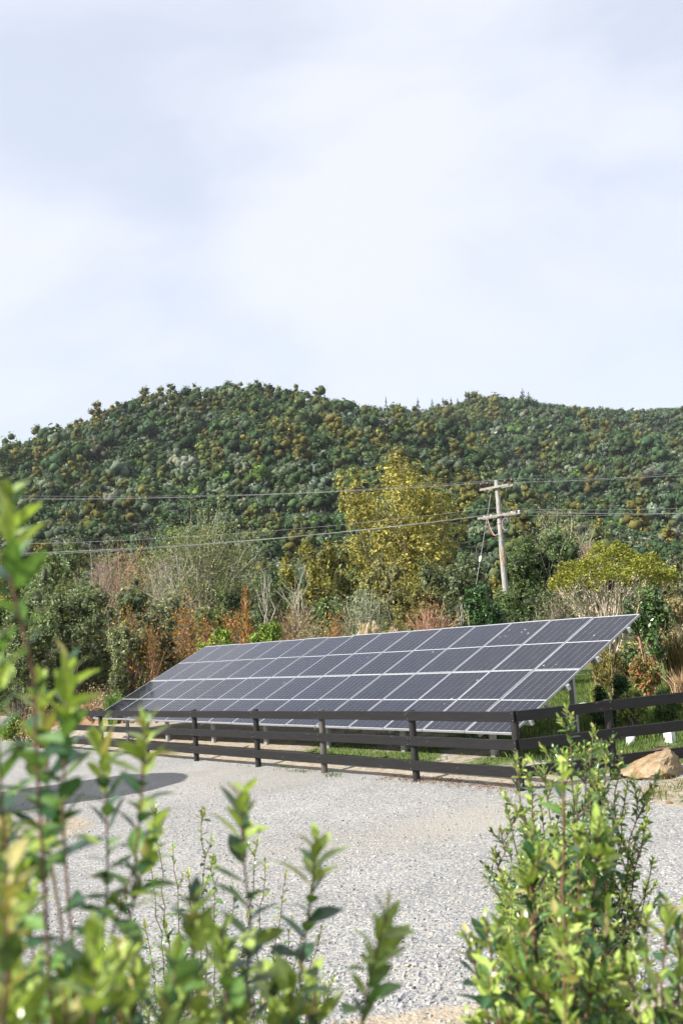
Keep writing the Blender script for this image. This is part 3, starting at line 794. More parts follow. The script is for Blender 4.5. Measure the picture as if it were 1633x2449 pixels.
# support frame under the panels
def bar(name, A, B, w, h, mat=M_galv, up=DW):
    A, B = np.asarray(A), np.asarray(B); d = (B - A) / np.linalg.norm(B - A)
    y = np.cross(up, d); y /= np.linalg.norm(y); z = np.cross(d, y)
    V = []
    for Pt in (A, B):
        for sy, sz in ((-1, -1), (1, -1), (1, 1), (-1, 1)):
            V.append(Pt + y * sy * w / 2 + z * sz * h / 2 - ABASE)
    bb = MB(); bb.add(V, [(0, 1, 5, 4), (1, 2, 6, 5), (2, 3, 7, 6), (3, 0, 4, 7), (0, 3, 2, 1), (4, 5, 6, 7)])
    return obj(name, bb.mesh(name, mat), array)
RV = [.48, 1.62, 2.60, 3.72]
for v in RV:
    A, B = ap(-.06, v, -.085), ap(15.05, v, -.085)
    # ribbed aluminium channel
    bb = MB(); d = (B - A) / np.linalg.norm(B - A)
    prof = [(-.03, -.045), (.03, -.045), (.03, -.03), (.02, -.025), (.02, -.005), (.03, 0), (.03, .012), (.02, .018), (.02, .038), (.03, .045), (-.03, .045)]
    V = [Pt + DV * y + DW * z - ABASE for Pt in (A, B) for y, z in prof]; k = len(prof)
    Q = [(j, (j + 1) % k, k + (j + 1) % k, k + j) for j in range(k)]
    cen = [A - ABASE - DV * .005, B - ABASE - DV * .005]
    T = [(2 * k, (j + 1) % k, j) for j in range(k)] + [(2 * k + 1, k + j, k + (j + 1) % k) for j in range(k)]
    bb.add(V + cen, Q, T); obj('mounting_rail', bb.mesh('mounting_rail', M_alu), array)
for i in (14.07, 11.87, 9.65, 7.47, 5.3, 3.1, .92):
    bar('rafter', ap(i, .2, -.18), ap(i, 3.95, -.18), .05, .09)
    for v in (.55, 3.05):
        top = ap(i, v, -.23); g = float(gh(top[0], top[1]))
        bar('support_post', (top[0], top[1], g - .1), (top[0], top[1], top[2] + .03), .11, .065, up=DNn)
    t0 = ap(i, 1.6, -.23); t1 = ap(i, 3.05, -.23)
    bar('brace', (t1[0] - DNn[0] * .04, t1[1] - DNn[1] * .04, float(gh(t1[0], t1[1])) + .35), t0, .05, .05, up=DU)
# bird droppings on the glass
bb = MB()
for px_, py_ in ((1255, 1506), (1262, 1515), (1218, 1507), (1247, 1512), (1195, 1524), (1208, 1522), (863, 1580), (880, 1573), (678, 1636), (681, 1633), (1141, 1627), (1219, 1621), (1142, 1637), (1080, 1671), (1062, 1684), (1300, 1592), (1330, 1590), (1217, 1614), (420, 1660), (400, 1652), (1035, 1560), (1420, 1520)):
    v = ray(px_, py_); t = ((AO - CAM) @ DW) / (v @ DW); p = CAM + v * t + DW * .006
    a0 = rngA.uniform(.008, .017); th = np.arange(7) * 2 * PI / 7
    rr = a0 * rngA.uniform(.6, 1.3, 7)
    V = [p - ABASE] + [p - ABASE + DU * math.cos(x) * r_ + DV * math.sin(x) * r_ * 1.3 for x, r_ in zip(th, rr)]
    bb.add(V, T=[(0, 1 + j, 1 + (j + 1) % 7) for j in range(7)])
dr = obj('bird_droppings', bb.mesh('bird_droppings', M_drop), array); dr['kind'] = 'stuff'

# ---------------------------------------------------------------- power pole and lines
PX, PY = 7.19, 45.0
pg = float(gh(PX, PY))
pole = empty('power_pole', (PX, PY, pg)); tag(pole, 'weathered timber power pole with two crossarms standing behind the panels', 'power pole')
ptop = 8.70 - pg
b = MB(); zz = np.linspace(-.5, ptop, 12)
b.tube([(0.02 * math.sin(z), 0, z) for z in zz], np.interp(zz, [0, ptop], [.150, .105]), 12, np.repeat(np.interp(zz, [0, 3.8, 4.4, ptop], [.30, .30, .34, .31])[:, None], 12, 0).reshape(-1, 1).repeat(3, 1)[:0] if False else (.29, .285, .255))
obj('pole', b.mesh('pole', M_postwood), pole)
b = MB(); b.tube([(0, 0, 4.55), (0, 0, 5.35)], [.145, .142], 12, (.33, .27, .19)); obj('guard_band', b.mesh('guard_band', M_postwood), pole)
for z in (5.62, 6.45):
    b = MB(); b.tube([(0, 0, z), (0, 0, z + .04)], [.142, .142], 12, (.5, .5, .5)); obj('strap', b.mesh('strap', M_galv), pole)
arm = np.array([.68, -.733, 0.0]); wd = np.array([.733, .68, 0.0])
M_rust = col_mat('weathered_crossarm', rough=.9, spec=.1, noise=.5, nscale=5, stretch=(3, 3, 3))
M_ceram = plain('ceramic', (.11, .045, .03), .25)
def crossarm(z, half, sgn, w=.10):
    bb = MB(); off = wd * .17 * sgn
    A, B = -arm * half + off, arm * half + off
    V = [Pt + wd * sy * .05 + np.array([0, 0, z + sz * w / 2]) for Pt in (A, B) for sy, sz in ((-1, -1), (1, -1), (1, 1), (-1, 1))]
    C = np.repeat(np.array([(.25, .235, .205), (.25, .235, .205)]), 4, 0)
    bb.add(V, [(0, 1, 5, 4), (1, 2, 6, 5), (2, 3, 7, 6), (3, 0, 4, 7), (0, 3, 2, 1), (4, 5, 6, 7)], col=C)
    return obj('crossarm', bb.mesh('crossarm', M_rust), pole)
zu, zl = 8.36 - pg, 7.05 - pg
for sg in (-1, 1): crossarm(zu, .84, sg, .10); crossarm(zl, 1.1, sg)
def insul(p, s=1.0, m=M_ceram):
    bb = MB(); x, y, z = p
    bb.tube([(x, y, z), (x, y, z + .06 * s), (x, y, z + .065 * s), (x, y, z + .11 * s), (x, y, z + .115 * s), (x, y, z + .17 * s), (x, y, z + .2 * s)],
            [.02 * s, .02 * s, .06 * s, .055 * s, .075 * s, .05 * s, .02 * s], 9)
    return obj('insulator', bb.mesh('insulator', m, True), pole)
HV = [-1.12, -.55, 1.12]
for t in (-.76, -.38, .38, .76): insul(arm * t + wd * .17 * (1 if t > .3 else -1) + np.array([0, 0, zu + .06]), 1.25)
LV = [-1.0, -.6, .6, 1.0]
for t in LV: insul(arm * t + wd * .17 + np.array([0, 0, zl - .03]), .8, M_white)
# service cables looped under the lower arm
for q, (cc, a) in enumerate((((.30, .05, .04), .22), ((.30, .30, .31), .28), ((.05, .09, .22), .31))):
    th = np.linspace(.3, PI * 1.7, 16); bb = MB()
    pts = [arm * (.38 + .08 * q + math.cos(x) * a * .6) + wd * -.2 + np.array([0, 0, zl - .45 + math.sin(x) * a]) for x in th]
    bb.tube(pts, .014, 5, cc); obj('cable_loop', bb.mesh('cable_loop', M_twig), pole)
for q, cc in enumerate(((.30, .05, .04), (.36, .38, .40))):
    bb = MB(); pts = [arm * (-.6 + .5 * u + .08 * q) + wd * -.2 + np.array([0, 0, zl - .1 - .75 * u ** .7 + .25 * math.sin(u * PI) * -1]) for u in np.linspace(0, 1, 10)]
    bb.tube(pts, .018, 5, cc); obj('cable_drop', bb.mesh('cable_drop', M_twig), pole)
M_wire = plain('wire', (.34, .34, .34), .5)
base = np.array([PX, PY, pg])
def wire(A, ends, label, sag, r=.0052):
    bb = MB()
    for E_, s in ends:
        u = np.linspace(0, 1, 26)[:, None]; E_ = np.asarray(E_)
        pts = A * (1 - u) + E_ * u; pts[:, 2] -= (4 * s * u * (1 - u))[:, 0]
        bb.tube(pts, r, 4, cap=False)
    o = obj('power_line', bb.mesh('power_line', M_wire)); return tag(o, label, 'power line', 'overhead power lines')
hvl = [(-420, 1172), (-420, 1182), (-420, 1190)]; hvr = [(2050, 1070), (2050, 1082), (2050, 1086)]
hvn = ['highest of the thin overhead wires on the upper crossarm', 'middle wire of the three on the upper crossarm', 'lowest wire of the three on the upper crossarm']
for q, t in enumerate((-.76, -.38, .76)):
    A = base + arm * t + wd * .17 * (1 if t > .3 else -1) + np.array([0, 0, zu + .30])
    wire(A, [(at(*hvl[q], 40), .42), (at(*hvr[q], 50), .4)], hvn[q], .5)
lvl = [(-420, 1306), (-420, 1330), (-420, 1334), (-420, 1340)]; lvr = [(2050, 1183), (2050, 1190), (2050, 1196), (2050, 1200)]
lvn = ['upper wire of the lower crossarm, running alone left of the pole', 'upper one of the close wires on the lower crossarm', 'middle one of the close wires on the lower crossarm', 'lowest wire strung on the lower crossarm']
for q, t in enumerate(LV):
    A = base + arm * t + wd * .17 + np.array([0, 0, zl + .12])
    if q == 0: A = base + arm * -.5 + np.array([0, 0, zl + .42])
    wire(A, [(at(*lvl[q], 40), .5), (at(*lvr[q], 50), .35)], lvn[q], .5, .0066)
# stay wire with its insulator
sy_ = at(1128, 1460, 43.5)
bb = MB(); A = base + arm * -.35 + np.array([0, 0, zu - .2]); bb.tube([A, sy_, sy_ + (sy_ - A) * .35], .012, 4, cap=False)
stay = obj('stay_wire', bb.mesh('stay_wire', M_wire)); tag(stay, 'thin stay wire slanting down left of the power pole', 'stay wire')
bb = MB(); u = .55; q0 = A + (sy_ - A) * u; q1 = A + (sy_ - A) * (u + .05); bb.tube([q0, q0 * .8 + q1 * .2, q0 * .2 + q1 * .8, q1], [.03, .06, .06, .03], 7); ob = obj('stay_insulator', bb.mesh('stay_insulator', M_white), stay)

# ---------------------------------------------------------------- bushes and trees of the belt behind the array
def limbs(b, rng, base, tips, r0, col, wob=.12, k=4, sub=2, sublen=.3, m=0, rise=.5):
    """limbs from base to each tip, with finer side twigs; returns twig ends"""
    ends = []
    base = np.asarray(base, float)
    for T in tips:
        T = np.asarray(T, float); L = np.linalg.norm(T - base)
        c = base * (1 - rise) + T * rise; c[:2] = base[:2] + (T[:2] - base[:2]) * .32
        u = np.linspace(0, 1, 7)[:, None]
        P = (1 - u) ** 2 * base + 2 * u * (1 - u) * c + u ** 2 * T
        P[1:-1] += rng.normal(0, wob * L * .10, (5, 3))
        b.tube(P, r0 * np.linspace(1, .16, 7), k, np.clip(np.array(col) * rng.uniform(.75, 1.25), 0, 1), m, cap=False)
        ends.append(P[-1])
        for _ in range(sub):
            j = rng.integers(2, 6); d = P[min(j + 1, 6)] - P[j]; d /= np.linalg.norm(d) + 1e-9
            d = d + rng.normal(0, .55, 3); d[2] += .25; d /= np.linalg.norm(d)
            e = P[j] + d * L * sublen * rng.uniform(.5, 1.2)
            mid = (P[j] + e) / 2 + rng.normal(0, L * .015, 3)
            b.tube([P[j], mid, e], [r0 * (1 - j / 8) * .6, r0 * .3, r0 * .08], 3, np.clip(np.array(col) * rng.uniform(.75, 1.25), 0, 1), m, cap=False)
            ends.append(e)
    return np.array(ends)

def crown_pts(rng, n, cx, rx, ry, z0, z1, lobes, shape, spread=.1):
    """points of clumps through a crown: lobes on an ellipsoid between heights z0..z1"""
    H = z1 - z0
    aa = rng.uniform(0, 2 * PI, lobes); ra = np.sqrt(rng.uniform(.05, 1, lobes)) * .86
    lc = np.stack([np.cos(aa) * ra, np.sin(aa) * ra, ra], -1)
    lc[:, 2] = rng.uniform(-.8, .8, lobes)
    taper = np.ones(lobes)
    if shape == 'cone': taper = np.clip(1.05 - .9 * (lc[:, 2] * .5 + .5), .15, 1)
    if shape == 'dome': lc[:, 2] = np.abs(lc[:, 2]); taper = np.sqrt(np.clip(1 - lc[:, 2] ** 2, .1, 1))
    if shape == 'bush': taper = np.sqrt(np.clip(1.15 - np.clip(lc[:, 2], -.3, 1) ** 2, .2, 1))
    lc[:, :2] *= taper[:, None]
    lr = rng.uniform(.20, .36, lobes) * (.6 + .4 * taper)
    tuft = 6; n0 = n; n = max(8, n // tuft)
    i = rng.choice(lobes, n, p=lr ** 2 / (lr ** 2).sum())
    d = rdir(rng, n); rr = lr[i] * np.where(rng.uniform(size=n) < .75, rng.uniform(.8, 1.08, n), rng.uniform(.2, .8, n))
    Q = lc[i] + d * rr[:, None]
    P = np.stack([cx[0] + Q[:, 0] * rx, cx[1] + Q[:, 1] * ry, z0 + H * (Q[:, 2] * .5 + .5)], -1)
    hearts = [(np.array([cx[0] + c[0] * rx, cx[1] + c[1] * ry, z0 + H * (c[2] * .5 + .5)]), np.array([rx, ry, H * .5]) * r_ * .60) for c, r_ in zip(lc, lr)]
    P = np.repeat(P, tuft, 0); d = np.repeat(d, tuft, 0)
    P = P + rng.normal(0, 1, P.shape) * spread
    return P, d, lc, hearts

def plant(name, label, cat, px, top, hw, Y, kind, seed=None, group=None, base_px=None, **k):
    rng = np.random.default_rng(seed if seed is not None else int(px * 7 + top * 3 + Y))
    Tp = at(px, top, Y); x = Tp[0]
    if base_px is not None: x = at(base_px, top + 200, Y)[0]
    g = float(gh(x, Y)); h = Tp[2] - g; w = hw / FPX * Y * 1.12
    root = empty(name, (x, Y, g)); tag(root, label, cat, group)
    wood = MB(); leaf = MB()
    dep = k.get('dep', .8) * w
    if name == 'rusty_shrub':
        k['bark'] = (.22, .13, .075); w *= .58; dep *= .58
    sx = Tp[0] - x
    cols = [tuple(min(.6, c_ * 1.5) for c_ in c) for c in k['cols']]; n = k.get('n', 2600); ls = k.get('ls', .10)
    if kind not in ('blades', 'plumes'): n = int(n * (1.65 if name != 'rusty_shrub' else .8)); ls *= .74
    bark = k.get('bark', (.16, .135, .11))
    mat = k.get('mat', M_leaf)
    z0 = k.get('z0', .05) * h
    if kind in ('bush', 'cone', 'dome', 'tree'):
        P, d, lc, hearts = crown_pts(rng, n, (sx, 0), w * .82, dep * .82, z0, h * .985, k.get('lobes', 16), 'bush' if kind == 'tree' else kind, ls * .95)
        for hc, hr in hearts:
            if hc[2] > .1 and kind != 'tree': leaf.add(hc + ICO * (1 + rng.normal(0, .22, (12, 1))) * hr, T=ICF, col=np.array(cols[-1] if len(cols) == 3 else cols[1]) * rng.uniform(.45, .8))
        ok = P[:, 2] > .02
        P, d = P[ok], d[ok]
        leaf_faces(leaf, P, d * .8 + rng.normal(0, .5, P.shape) + np.array([0, 0, .3]), ls * rng.uniform(.6, 1.35, len(P)), rng, (np.repeat(mixcol(rng, len(P) // 6 + 6, cols, k.get('wt'), .25), 6, 0)[:len(P)] * rng.uniform(.82, 1.18, (len(P), 1))), k.get('asp', .5))
        m = k.get('limbs', 9)
        tips = [np.array([sx + c[0] * w * .85, c[1] * dep * .85, z0 + (h - z0) * (c[2] * .5 + .5) * 1.02]) for c in lc[:m]]
        nb = k.get('trunks', 1)
        for q in range(nb):
            bs = np.array([rng.normal(0, .12 * w if nb > 1 else 0), rng.normal(0, .12 * w if nb > 1 else 0), -.05])
            limbs(wood, rng, bs, tips[q::nb], k.get('r0', .05), bark, sub=k.get('sub', 3), sublen=.28, wob=k.get('wob', .2), rise=k.get('rise', .5))
    elif kind == 'twiggy':           # fan of pale stems with a thin veil of leaves
        nt = k.get('limbs', 46); tips = []
        for q in range(nt):
            a = rng.uniform(0, 2 * PI); e = rng.uniform(.0, 1.25)
            r_ = math.sin(e) ** .8
            tips.append((sx + math.cos(a) * w * r_ * 1.0, math.sin(a) * dep * r_, z0 + (h - z0) * (math.cos(e) ** .7) * rng.uniform(.8, 1.0)))
        ends = limbs(wood, rng, (0, 0, -.05), tips, k.get('r0', .035), bark, sub=k.get('sub', 6), sublen=.32, wob=.25, k=3, rise=.55)
        if n:
            i = rng.integers(0, len(ends), n)
            P = ends[i] + rng.normal(0, k.get('cl', .16), (n, 3)) * (1 + .5 * rng.uniform(size=(n, 1)))
            leaf_faces(leaf, P, rng.normal(0, 1, (n, 3)) + np.array([0, 0, .4]), ls * rng.uniform(.6, 1.4, n), rng, mixcol(rng, n, cols, k.get('wt'), .25), k.get('asp', .45))
    elif kind == 'feather':          # upright sapling with fine rusty sprays
        ns = k.get('stems', 1); n = int(n * .55)
        for q in range(ns):
            tx, ty = (rng.normal(0, w * .45), rng.normal(0, w * .45)) if ns > 1 else (sx, 0)
            hh = h * (rng.uniform(.7, 1) if q else 1)
            wood.tube([(tx * .6, ty * .6, -.05), (tx * .8, ty * .8, hh * .5), (tx, ty, hh * .93)], [k.get('r0', .03), k.get('r0', .03) * .6, .006], 5, bark)
            ww = w * (.55 if ns > 1 else 1)
            m = n // ns
            f = k.get('z0', .2) + (1 - k.get('z0', .2)) * rng.beta(1.5, 1.9, m); a = rng.uniform(0, 2 * PI, m)
            rr = ww * np.minimum(1, (1.08 - f) * 1.9) * rng.uniform(.05, 1.05, m) ** .8 * (.55 + .45 * np.sin(a * 2 + f * 23 + q * 3) * np.sin(f * 37 + a)) * 1.25
            P = np.stack([tx * f + np.cos(a) * rr, ty * f + np.sin(a) * rr, hh * f + rr * .35], -1)
            ax = np.stack([np.cos(a) * .5, np.sin(a) * .5, np.full(m, .9)], -1) + rng.normal(0, .25, (m, 3))
            leaf_faces(leaf, P, rng.normal(0, 1, (m, 3)), ls * rng.uniform(.6, 1.5, m), rng, mixcol(rng, m, cols, k.get('wt'), .25), .22, axis=ax)
            nbr = 16
            for z in rng.uniform(.25, .9, nbr):
                a = rng.uniform(0, 2 * PI); r_ = ww * min(1, (1.04 - z) * 2.2) * .8
                wood.tube([(tx * z, ty * z, hh * z - r_ * .35), (tx * z + math.cos(a) * r_, ty * z + math.sin(a) * r_, hh * z + r_ * .3)], [.009, .003], 3, bark, cap=False)
    elif kind == 'umbrella':         # bare pale limbs fanning up to a thin domed leaf roof
        tips = []
        for q in range(k.get('limbs', 70)):
            a = rng.uniform(0, 2 * PI); r_ = math.sqrt(rng.uniform(0.02, 1))
            zt = h * (.93 - .26 * r_ ** 1.6 - .05 * rng.uniform())
            tips.append((sx * (1 - .2 * r_) + math.cos(a) * w * r_ * .96, math.sin(a) * dep * r_ * .96, zt))
        for q in range(4):
            bs = (rng.normal(0, .10), rng.normal(0, .1), -.05)
            limbs(wood, rng, bs, tips[q::4], .055, bark, sub=4, sublen=.17, wob=.14, k=4, rise=.42)
        a = rng.uniform(0, 2 * PI, n); r_ = np.sqrt(rng.uniform(0, 1, n))
        lump = .085 * h * nz(np.cos(a) * r_ * 6, np.sin(a) * r_ * 6, 2) - .03 * h
        keep = nz(np.cos(a) * r_ * 9, np.sin(a) * r_ * 9, 5) > rng.uniform(-.95, -.05, n); a, r_, lump = a[keep], r_[keep], lump[keep]; n = len(a)
        zt = h * (1 - .26 * r_ ** 1.6) + lump - rng.uniform(0, .085 * h, n) * (.4 + r_ * .6)
        P = np.stack([sx * (1 - .2 * r_) + np.cos(a) * w * r_, np.sin(a) * dep * r_, zt], -1)
        leaf_faces(leaf, P, rng.normal(0, .5, (n, 3)) + np.array([0, 0, .8]), ls * rng.uniform(.6, 1.4, n), rng, mixcol(rng, n, cols, None, .25), .45)
    elif kind == 'plumes':           # tussock with tall pale seed heads
        m = 260; a = rng.uniform(0, 2 * PI, m)
        for q in range(m):
            l_ = rng.uniform(.45, .75) * h; o_ = rng.uniform(.1, .8) * l_
            P = [(0, 0, 0), (math.cos(a[q]) * o_ * .4, math.sin(a[q]) * o_ * .4, l_ * .7), (math.cos(a[q]) * o_, math.sin(a[q]) * o_, l_ * .75)]
            leaf.tube(P, [.012, .010, .002], 3, mixcol(rng, 1, cols)[0], cap=False)
        for q in range(k.get('np', 12)):
            xx, yy = rng.normal(0, w * .5), rng.normal(0, w * .4); hh = h * rng.uniform(.8, 1.0)
            wood.tube([(xx * .3, yy * .3, 0), (xx, yy, hh * .75)], [.012, .008], 4, (.45, .36, .22), cap=False)
            mm = 46; f = rng.uniform(0, 1, mm)
            P = np.stack([xx + rng.normal(0, .035, mm), yy + rng.normal(0, .035, mm), hh * (.68 + .32 * f)], -1)
            ax = np.tile([.1, .0, 1.0], (mm, 1)) + rng.normal(0, .2, (mm, 3))
            leaf_faces(wood, P, rng.normal(0, 1, (mm, 3)), .11 * rng.uniform(.6, 1.2, mm), rng, mixcol(rng, mm, [(.52, .43, .30), (.6, .5, .36)], var=.1), .3, axis=ax, m=1)
    elif kind == 'blades':           # arching strap leaves
        for q in range(k.get('n', 300)):
            a = rng.uniform(0, 2 * PI); l_ = h * rng.uniform(.7, 1.15); o_ = w * rng.uniform(.15, 1.1)
            bx, by = rng.normal(0, w * .2), rng.normal(0, w * .2)
            P = [(bx, by, 0), (bx + math.cos(a) * o_ * .35, by + math.sin(a) * o_ * .35, l_ * .62), (bx + math.cos(a) * o_, by + math.sin(a) * o_, l_ * rng.uniform(.6, .95))]
            leaf.tube(P, [ls, ls * .8, ls * .1], 3, mixcol(rng, 1, cols)[0], cap=False)
    if wood.n:
        obj('trunk' if kind in ('bush', 'tree', 'cone', 'dome', 'umbrella', 'feather') else ('branches' if kind == 'twiggy' else 'plumes'), wood.mesh('wood', [M_twig, M_plume]), root)
    if leaf.n:
        obj('crown' if kind != 'blades' else 'leaves', leaf.mesh('crown', mat, True), root)
    return root

G_mid = [(.075, .112, .036), (.108, .15, .052), (.05, .075, .027)]
G_dark = [(.042, .068, .024), (.064, .096, .034), (.028, .046, .018)]
G_grey = [(.125, .15, .08), (.18, .195, .12), (.08, .098, .05)]
G_olive = [(.13, .125, .035), (.17, .155, .045), (.08, .08, .025)]
WATTLE = [(.235, .21, .048), (.19, .178, .052), (.14, .14, .046), (.27, .232, .056)]
BRIGHT = [(.13, .19, .03), (.17, .23, .04), (.08, .13, .022)]
RUST = [(.21, .105, .03), (.26, .14, .04), (.15, .085, .028)]
YELL = [(.16, .172, .03), (.13, .15, .028), (.20, .19, .037)]
BROWN = [(.16, .095, .055), (.12, .075, .045), (.20, .13, .08)]
PINK = (.30, .22, .18)
PALE = (.40, .345, .275)
LICH = (.27, .26, .21)

# far row
plant('wattle_tree', 'tall yellow-flowering wattle tree left of the power pole', 'tree', 935, 1098, 152, 56, 'tree', z0=.25, lobes=48, n=12500, ls=.15, cols=WATTLE, wt=[.36, .28, .2, .16], limbs=16, r0=.10, bark=(.20, .155, .11), dep=.9, asp=.4, base_px=955)
plant('olive_shrub', 'olive underbush spreading below the wattle tree', 'bush', 900, 1330, 92, 51, 'bush', n=3800, ls=.13, cols=[(.15, .145, .05), (.19, .17, .06), (.10, .105, .045)], lobes=18, bark=LICH)
plant('olive_tree', 'yellowish olive tree in front of the hill, left of the wattle', 'tree', 715, 1265, 62, 58, 'tree', z0=.3, n=3800, ls=.14, cols=[(.15, .145, .03), (.19, .17, .035), (.09, .095, .025)], lobes=15, bark=(.2, .14, .1))
plant('olive_tree', 'smaller yellowish olive tree between two larger ones', 'tree', 800, 1285, 55, 57, 'tree', z0=.25, n=3200, ls=.14, cols=[(.14, .135, .035), (.17, .16, .04), (.09, .09, .03)], lobes=13, bark=(.2, .14, .1))
plant('twiggy_tree', 'broad grey-green tree with a fan of pale branches', 'tree', 478, 1262, 150, 50, 'twiggy', z0=.15, n=12500, ls=.085, cols=[(.12, .145, .055), (.155, .17, .08), (.08, .10, .045)], bark=(.36, .32, .265), limbs=80, sub=7, dep=.8, cl=.22)
plant('dead_scrub', 'orange-brown dry scrub at the far left below the hill', 'scrub', 325, 1318, 58, 60, 'twiggy', n=900, ls=.07, cols=[(.32, .18, .09), (.3, .2, .13)], bark=(.36, .22, .13), limbs=60, z0=.3)
plant('dead_scrub', 'brownish-pink scrub with bare twigs left of the orange scrub', 'scrub', 240, 1332, 70, 60, 'twiggy', n=700, ls=.07, cols=[(.22, .16, .12), (.14, .14, .08)], bark=PINK, limbs=60, z0=.3)
plant('dead_scrub', 'grey-mauve bare scrub between the orange scrub and the fan-branched tree', 'scrub', 390, 1325, 52, 58, 'twiggy', n=500, ls=.07, cols=[(.24, .2, .17), (.16, .15, .1)], bark=(.33, .28, .25), limbs=56, z0=.3)
plant('bushy_tree', 'dark bushy tree behind the left scrub', 'tree', 130, 1290, 85, 66, 'bush', n=3400, ls=.15, cols=G_mid, lobes=16)
plant('bushy_tree', 'golden leafy bush at the left edge behind the hedge stems', 'bush', 15, 1310, 55, 50, 'bush', n=2600, ls=.12, cols=[(.24, .19, .03), (.14, .15, .035), (.08, .1, .03)], lobes=12)
plant('grey_bush', 'grey-green spreading bush right of the wattle', 'bush', 1075, 1320, 95, 47, 'bush', n=4600, ls=.11, cols=[(.085, .105, .05), (.12, .135, .075), (.05, .066, .03)], lobes=20, bark=LICH, limbs=16, sub=5, trunks=2)
plant('green_tree', 'dense green tree directly right of the power pole', 'tree', 1300, 1258, 112, 49, 'bush', n=7000, ls=.105, cols=[(.058, .09, .028), (.085, .12, .042), (.036, .056, .02)], lobes=26, bark=LICH, limbs=18, sub=6, trunks=2)
plant('green_tree', 'pale twiggy tree above the dense green tree by the pole', 'tree', 1330, 1245, 60, 62, 'twiggy', n=2300, ls=.10, cols=G_grey, bark=(.33, .30, .25), limbs=40, z0=.4)
plant('dead_scrub', 'reddish-grey bare scrub behind the yellow flat-topped tree', 'scrub', 1400, 1285, 42, 58, 'twiggy', n=300, ls=.08, cols=BROWN, bark=(.28, .2, .17), limbs=40, z0=.3)
plant('grey_tree', 'grey-leaved tree at the right edge below the ridge', 'tree', 1620, 1330, 90, 62, 'bush', n=3800, ls=.13, cols=[(.12, .125, .07), (.17, .16, .11), (.08, .09, .045)], lobes=18, bark=PALE, limbs=16, sub=5)
plant('umbrella_tree', 'flat-topped yellow-green tree with bare cream branches', 'tree', 1458, 1298, 136, 38, 'umbrella', n=8200, ls=.085, cols=YELL, bark=(.50, .43, .33), dep=.8, limbs=84, base_px=1455)
# middle row
for q, (px, top, hw, Y, cols, lb) in enumerate([
    (30, 1420, 80, 40, G_mid, 'green bush at the far left behind the tallest hedge stem'), (130, 1372, 95, 44, G_grey, 'grey-green leafy bush left, under the wires'),
    (255, 1390, 100, 43, [(.085, .11, .05), (.13, .15, .08), (.05, .07, .03)], 'speckled grey-green bush left of the fan-branched tree'), (360, 1440, 70, 41, [(.07, .085, .04), (.11, .115, .065), (.04, .05, .025)], 'dull green bush under the fan-branched tree'),
    (500, 1450, 70, 43, G_mid, 'mid green bush below the fan-branched tree'), (640, 1375, 55, 47, [(.075, .10, .04), (.11, .13, .06), (.045, .065, .025)], 'green bush between the fan-branched tree and the pale dead trunk'),
    (720, 1420, 55, 45, G_grey, 'greyish bush right of the pale dead trunk'), (790, 1430, 55, 44, G_mid, 'green bush left of the wattle foot'),
    (980, 1440, 60, 42, G_olive, 'olive bush at the foot of the wattle'), (1160, 1420, 45, 43, G_grey, 'grey scrub right behind the glossy bush'), (1210, 1390, 50, 42, G_mid, 'green bush growing round the foot of the power pole')]):
    plant('belt_bush', lb, 'bush', px, top, hw, Y, 'bush', n=3600, ls=.09, cols=cols, lobes=16, bark=LICH, limbs=12, sub=4, trunks=2)
fillers = [(0, 1385, 70, 52, G_mid, 'green filler bush far left, behind the gold-leaved bush'), (85, 1345, 70, 55, G_grey, 'pale grey-green bush left of the pink scrub'), (190, 1372, 80, 50, G_mid, 'green bush in front of the pink scrub'),
    (300, 1375, 70, 52, [(.12, .13, .07), (.17, .16, .10), (.08, .09, .045)], 'grey bush in front of the orange scrub'), (420, 1400, 70, 46, G_grey, 'grey-green bush at the left foot of the fan-branched tree'), (560, 1395, 60, 48, [(.085, .11, .045), (.12, .14, .065), (.05, .07, .03)], 'green bush behind the white-trunked sapling'),
    (670, 1400, 50, 50, G_mid, 'green bush left behind the antler-like trunk'), (760, 1390, 60, 50, G_olive, 'olive bush below the smaller yellowish tree'), (840, 1400, 60, 47, G_grey, 'grey-leaved bush left below the wattle'),
    (1010, 1390, 60, 50, G_olive, 'olive bush right below the wattle crown'), (1130, 1350, 50, 56, [(.11, .115, .045), (.14, .14, .06), (.07, .075, .03)], 'olive bush left behind the power pole'), (1235, 1320, 60, 57, G_mid, 'green bush behind the power pole'), (1390, 1345, 60, 48, G_grey, 'grey bush left behind the flat-topped tree'), (1560, 1370, 70, 48, G_olive, 'olive bush right behind the flat-topped tree')]
for px, top, hw, Y, cols, lb in fillers:
    plant('belt_bush', lb, 'bush', px, top, hw, Y, 'bush', n=2600, ls=.10, cols=cols, lobes=16, bark=LICH, limbs=10, sub=4, trunks=2)
plant('dark_tree', 'dark multi-trunked tree at the left above the fence end', 'tree', 185, 1400, 105, 37.5, 'bush', z0=.22, n=6400, ls=.075, cols=[(.105, .13, .058), (.155, .18, .092), (.07, .088, .038)], lobes=26, trunks=5, limbs=15, bark=(.10, .085, .065), r0=.075)
plant('dark_tree', 'second dark tree right of the multi-trunked one', 'tree', 318, 1490, 75, 36, 'bush', z0=.12, n=4200, ls=.075, cols=[(.12, .138, .062), (.17, .185, .10), (.07, .085, .038)], lobes=18, trunks=4, limbs=12, bark=(.14, .11, .085), r0=.05)
plant('dark_tree', 'shadowy tree at the far left beside the tall hedge stem', 'tree', 70, 1440, 90, 36.5, 'bush', z0=.2, n=5000, ls=.08, cols=[(.095, .125, .05), (.14, .17, .075), (.065, .085, .035)], lobes=22, trunks=4, limbs=12, bark=(.09, .08, .065), r0=.06)
